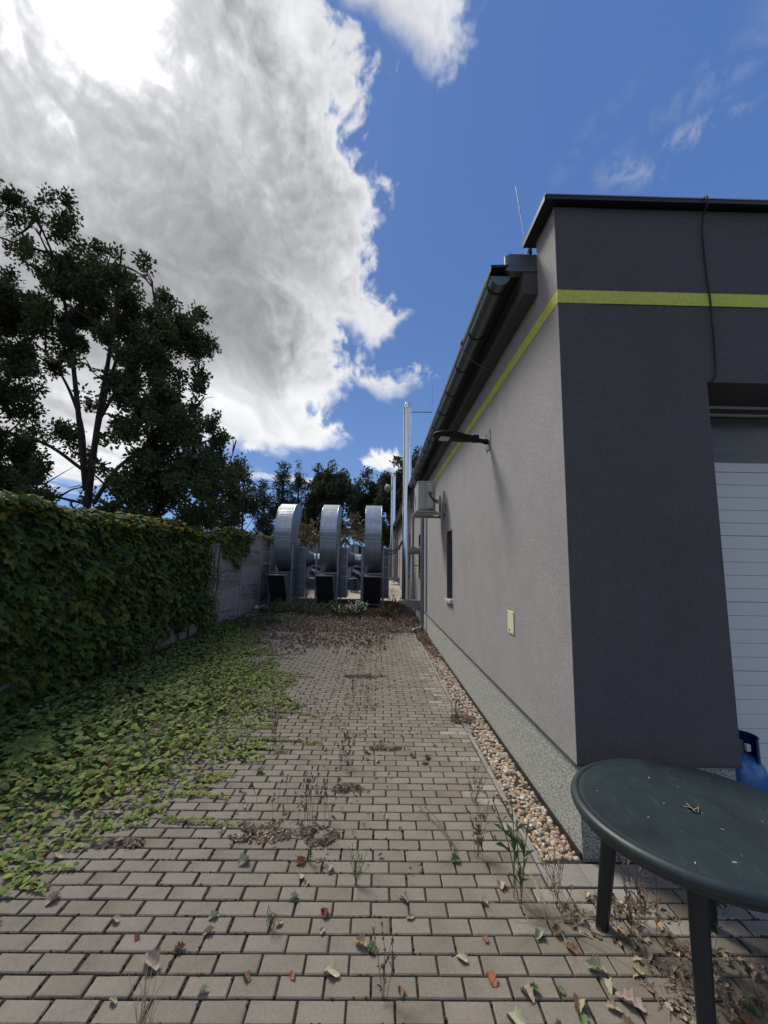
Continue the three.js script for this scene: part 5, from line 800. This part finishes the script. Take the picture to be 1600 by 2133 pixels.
  // green growth at the feet of the ducts
  const bush = (x, z, h, label, o = {}) => weed(x, z, label, { n: 40, h: h * 0.8, spread: 0.26, base: 0.5, leaves: 12, leaf: 0.085, wide: 0.24, r: 0.003, stem: M.weed, cat: 'plant', group: 'weeds at the feet of the ducts', ...o });
  bush(-3.6, -13.6, 0.45, 'low green weeds in front of the left duct');
  bush(-3.0, -13.5, 0.62, 'green weeds right of the left duct intake');
  bush(-2.45, -13.7, 0.6, 'leafy green weeds between the left and middle ducts');
  bush(-2.0, -13.4, 0.5, 'green weeds under the middle duct intake');
  bush(-1.25, -13.6, 0.55, 'dark green weeds just right of the middle duct intake');
  bush(-0.62, -13.4, 0.55, 'bush of small white flowers at the foot of the right duct', { heads: 4, head: 0.018, headTall: 0.7, headMat: M.petal, headName: 'flowers' });
  bush(-0.95, -13.2, 0.42, 'lower white flowering plant left of the flower bush', { heads: 2, head: 0.016, headTall: 0.7, headMat: M.petal, headName: 'flowers' });
  bush(0.25, -13.2, 0.5, 'brown green weeds right of the right duct', { stem: M.twig, leafMat: mat('olive brown leaf', [0.09, 0.085, 0.045], 0.9) });
  bush(0.55, -13.9, 0.75, 'dark dead brush at the foot of the tall chimney', { stem: M.twig, leafMat: mat('dark brush leaf', [0.06, 0.055, 0.04], 0.9) });
  bush(0.3, -17.2, 0.8, 'thin brown stalks standing on the pale yard by the chimney', { n: 16, leaves: 4, leaf: 0.05, stem: M.twig, leafMat: M.twig });
  bush(-3.3, -11.6, 0.3, 'low green ground weeds between the ivy and the left duct', { n: 60, base: 1.2, spread: 0.15 });
  bush(-2.6, -11.9, 0.26, 'low creeping green weeds in the leaf litter', { n: 40, base: 1.0, spread: 0.12 });
  weed(-2.24, -13.15, 'single tall mullein stalk before the middle duct', { n: 2, h: 0.95, spread: 0.02, base: 0.02, leaves: 20, leaf: 0.09, wide: 0.2, r: 0.012, stem: M.weed, cat: 'plant' });
  // crumpled bag by the fence
  const g = new THREE.IcosahedronGeometry(0.2, 4), p = g.attributes.position; for (let i = 0; i < p.count; i++) { const v = V3().fromBufferAttribute(p, i), k = 1 + 0.55 * fbm(v.x * 9, v.y * 9, v.z * 9, 4); p.setXYZ(i, v.x * k * 1.35, Math.max(-0.02, v.y * k * 0.5), v.z * k); } g.computeVertexNormals();
  const bag = part(scene, 'plastic_bag', g, M.bag); bag.position.set(-4.0, groundY(-14.6) + 0.02, -14.6); tag(bag, 'crumpled white plastic bag lying by the concrete fence', 'bag');
}
renderer.render(scene, camera);
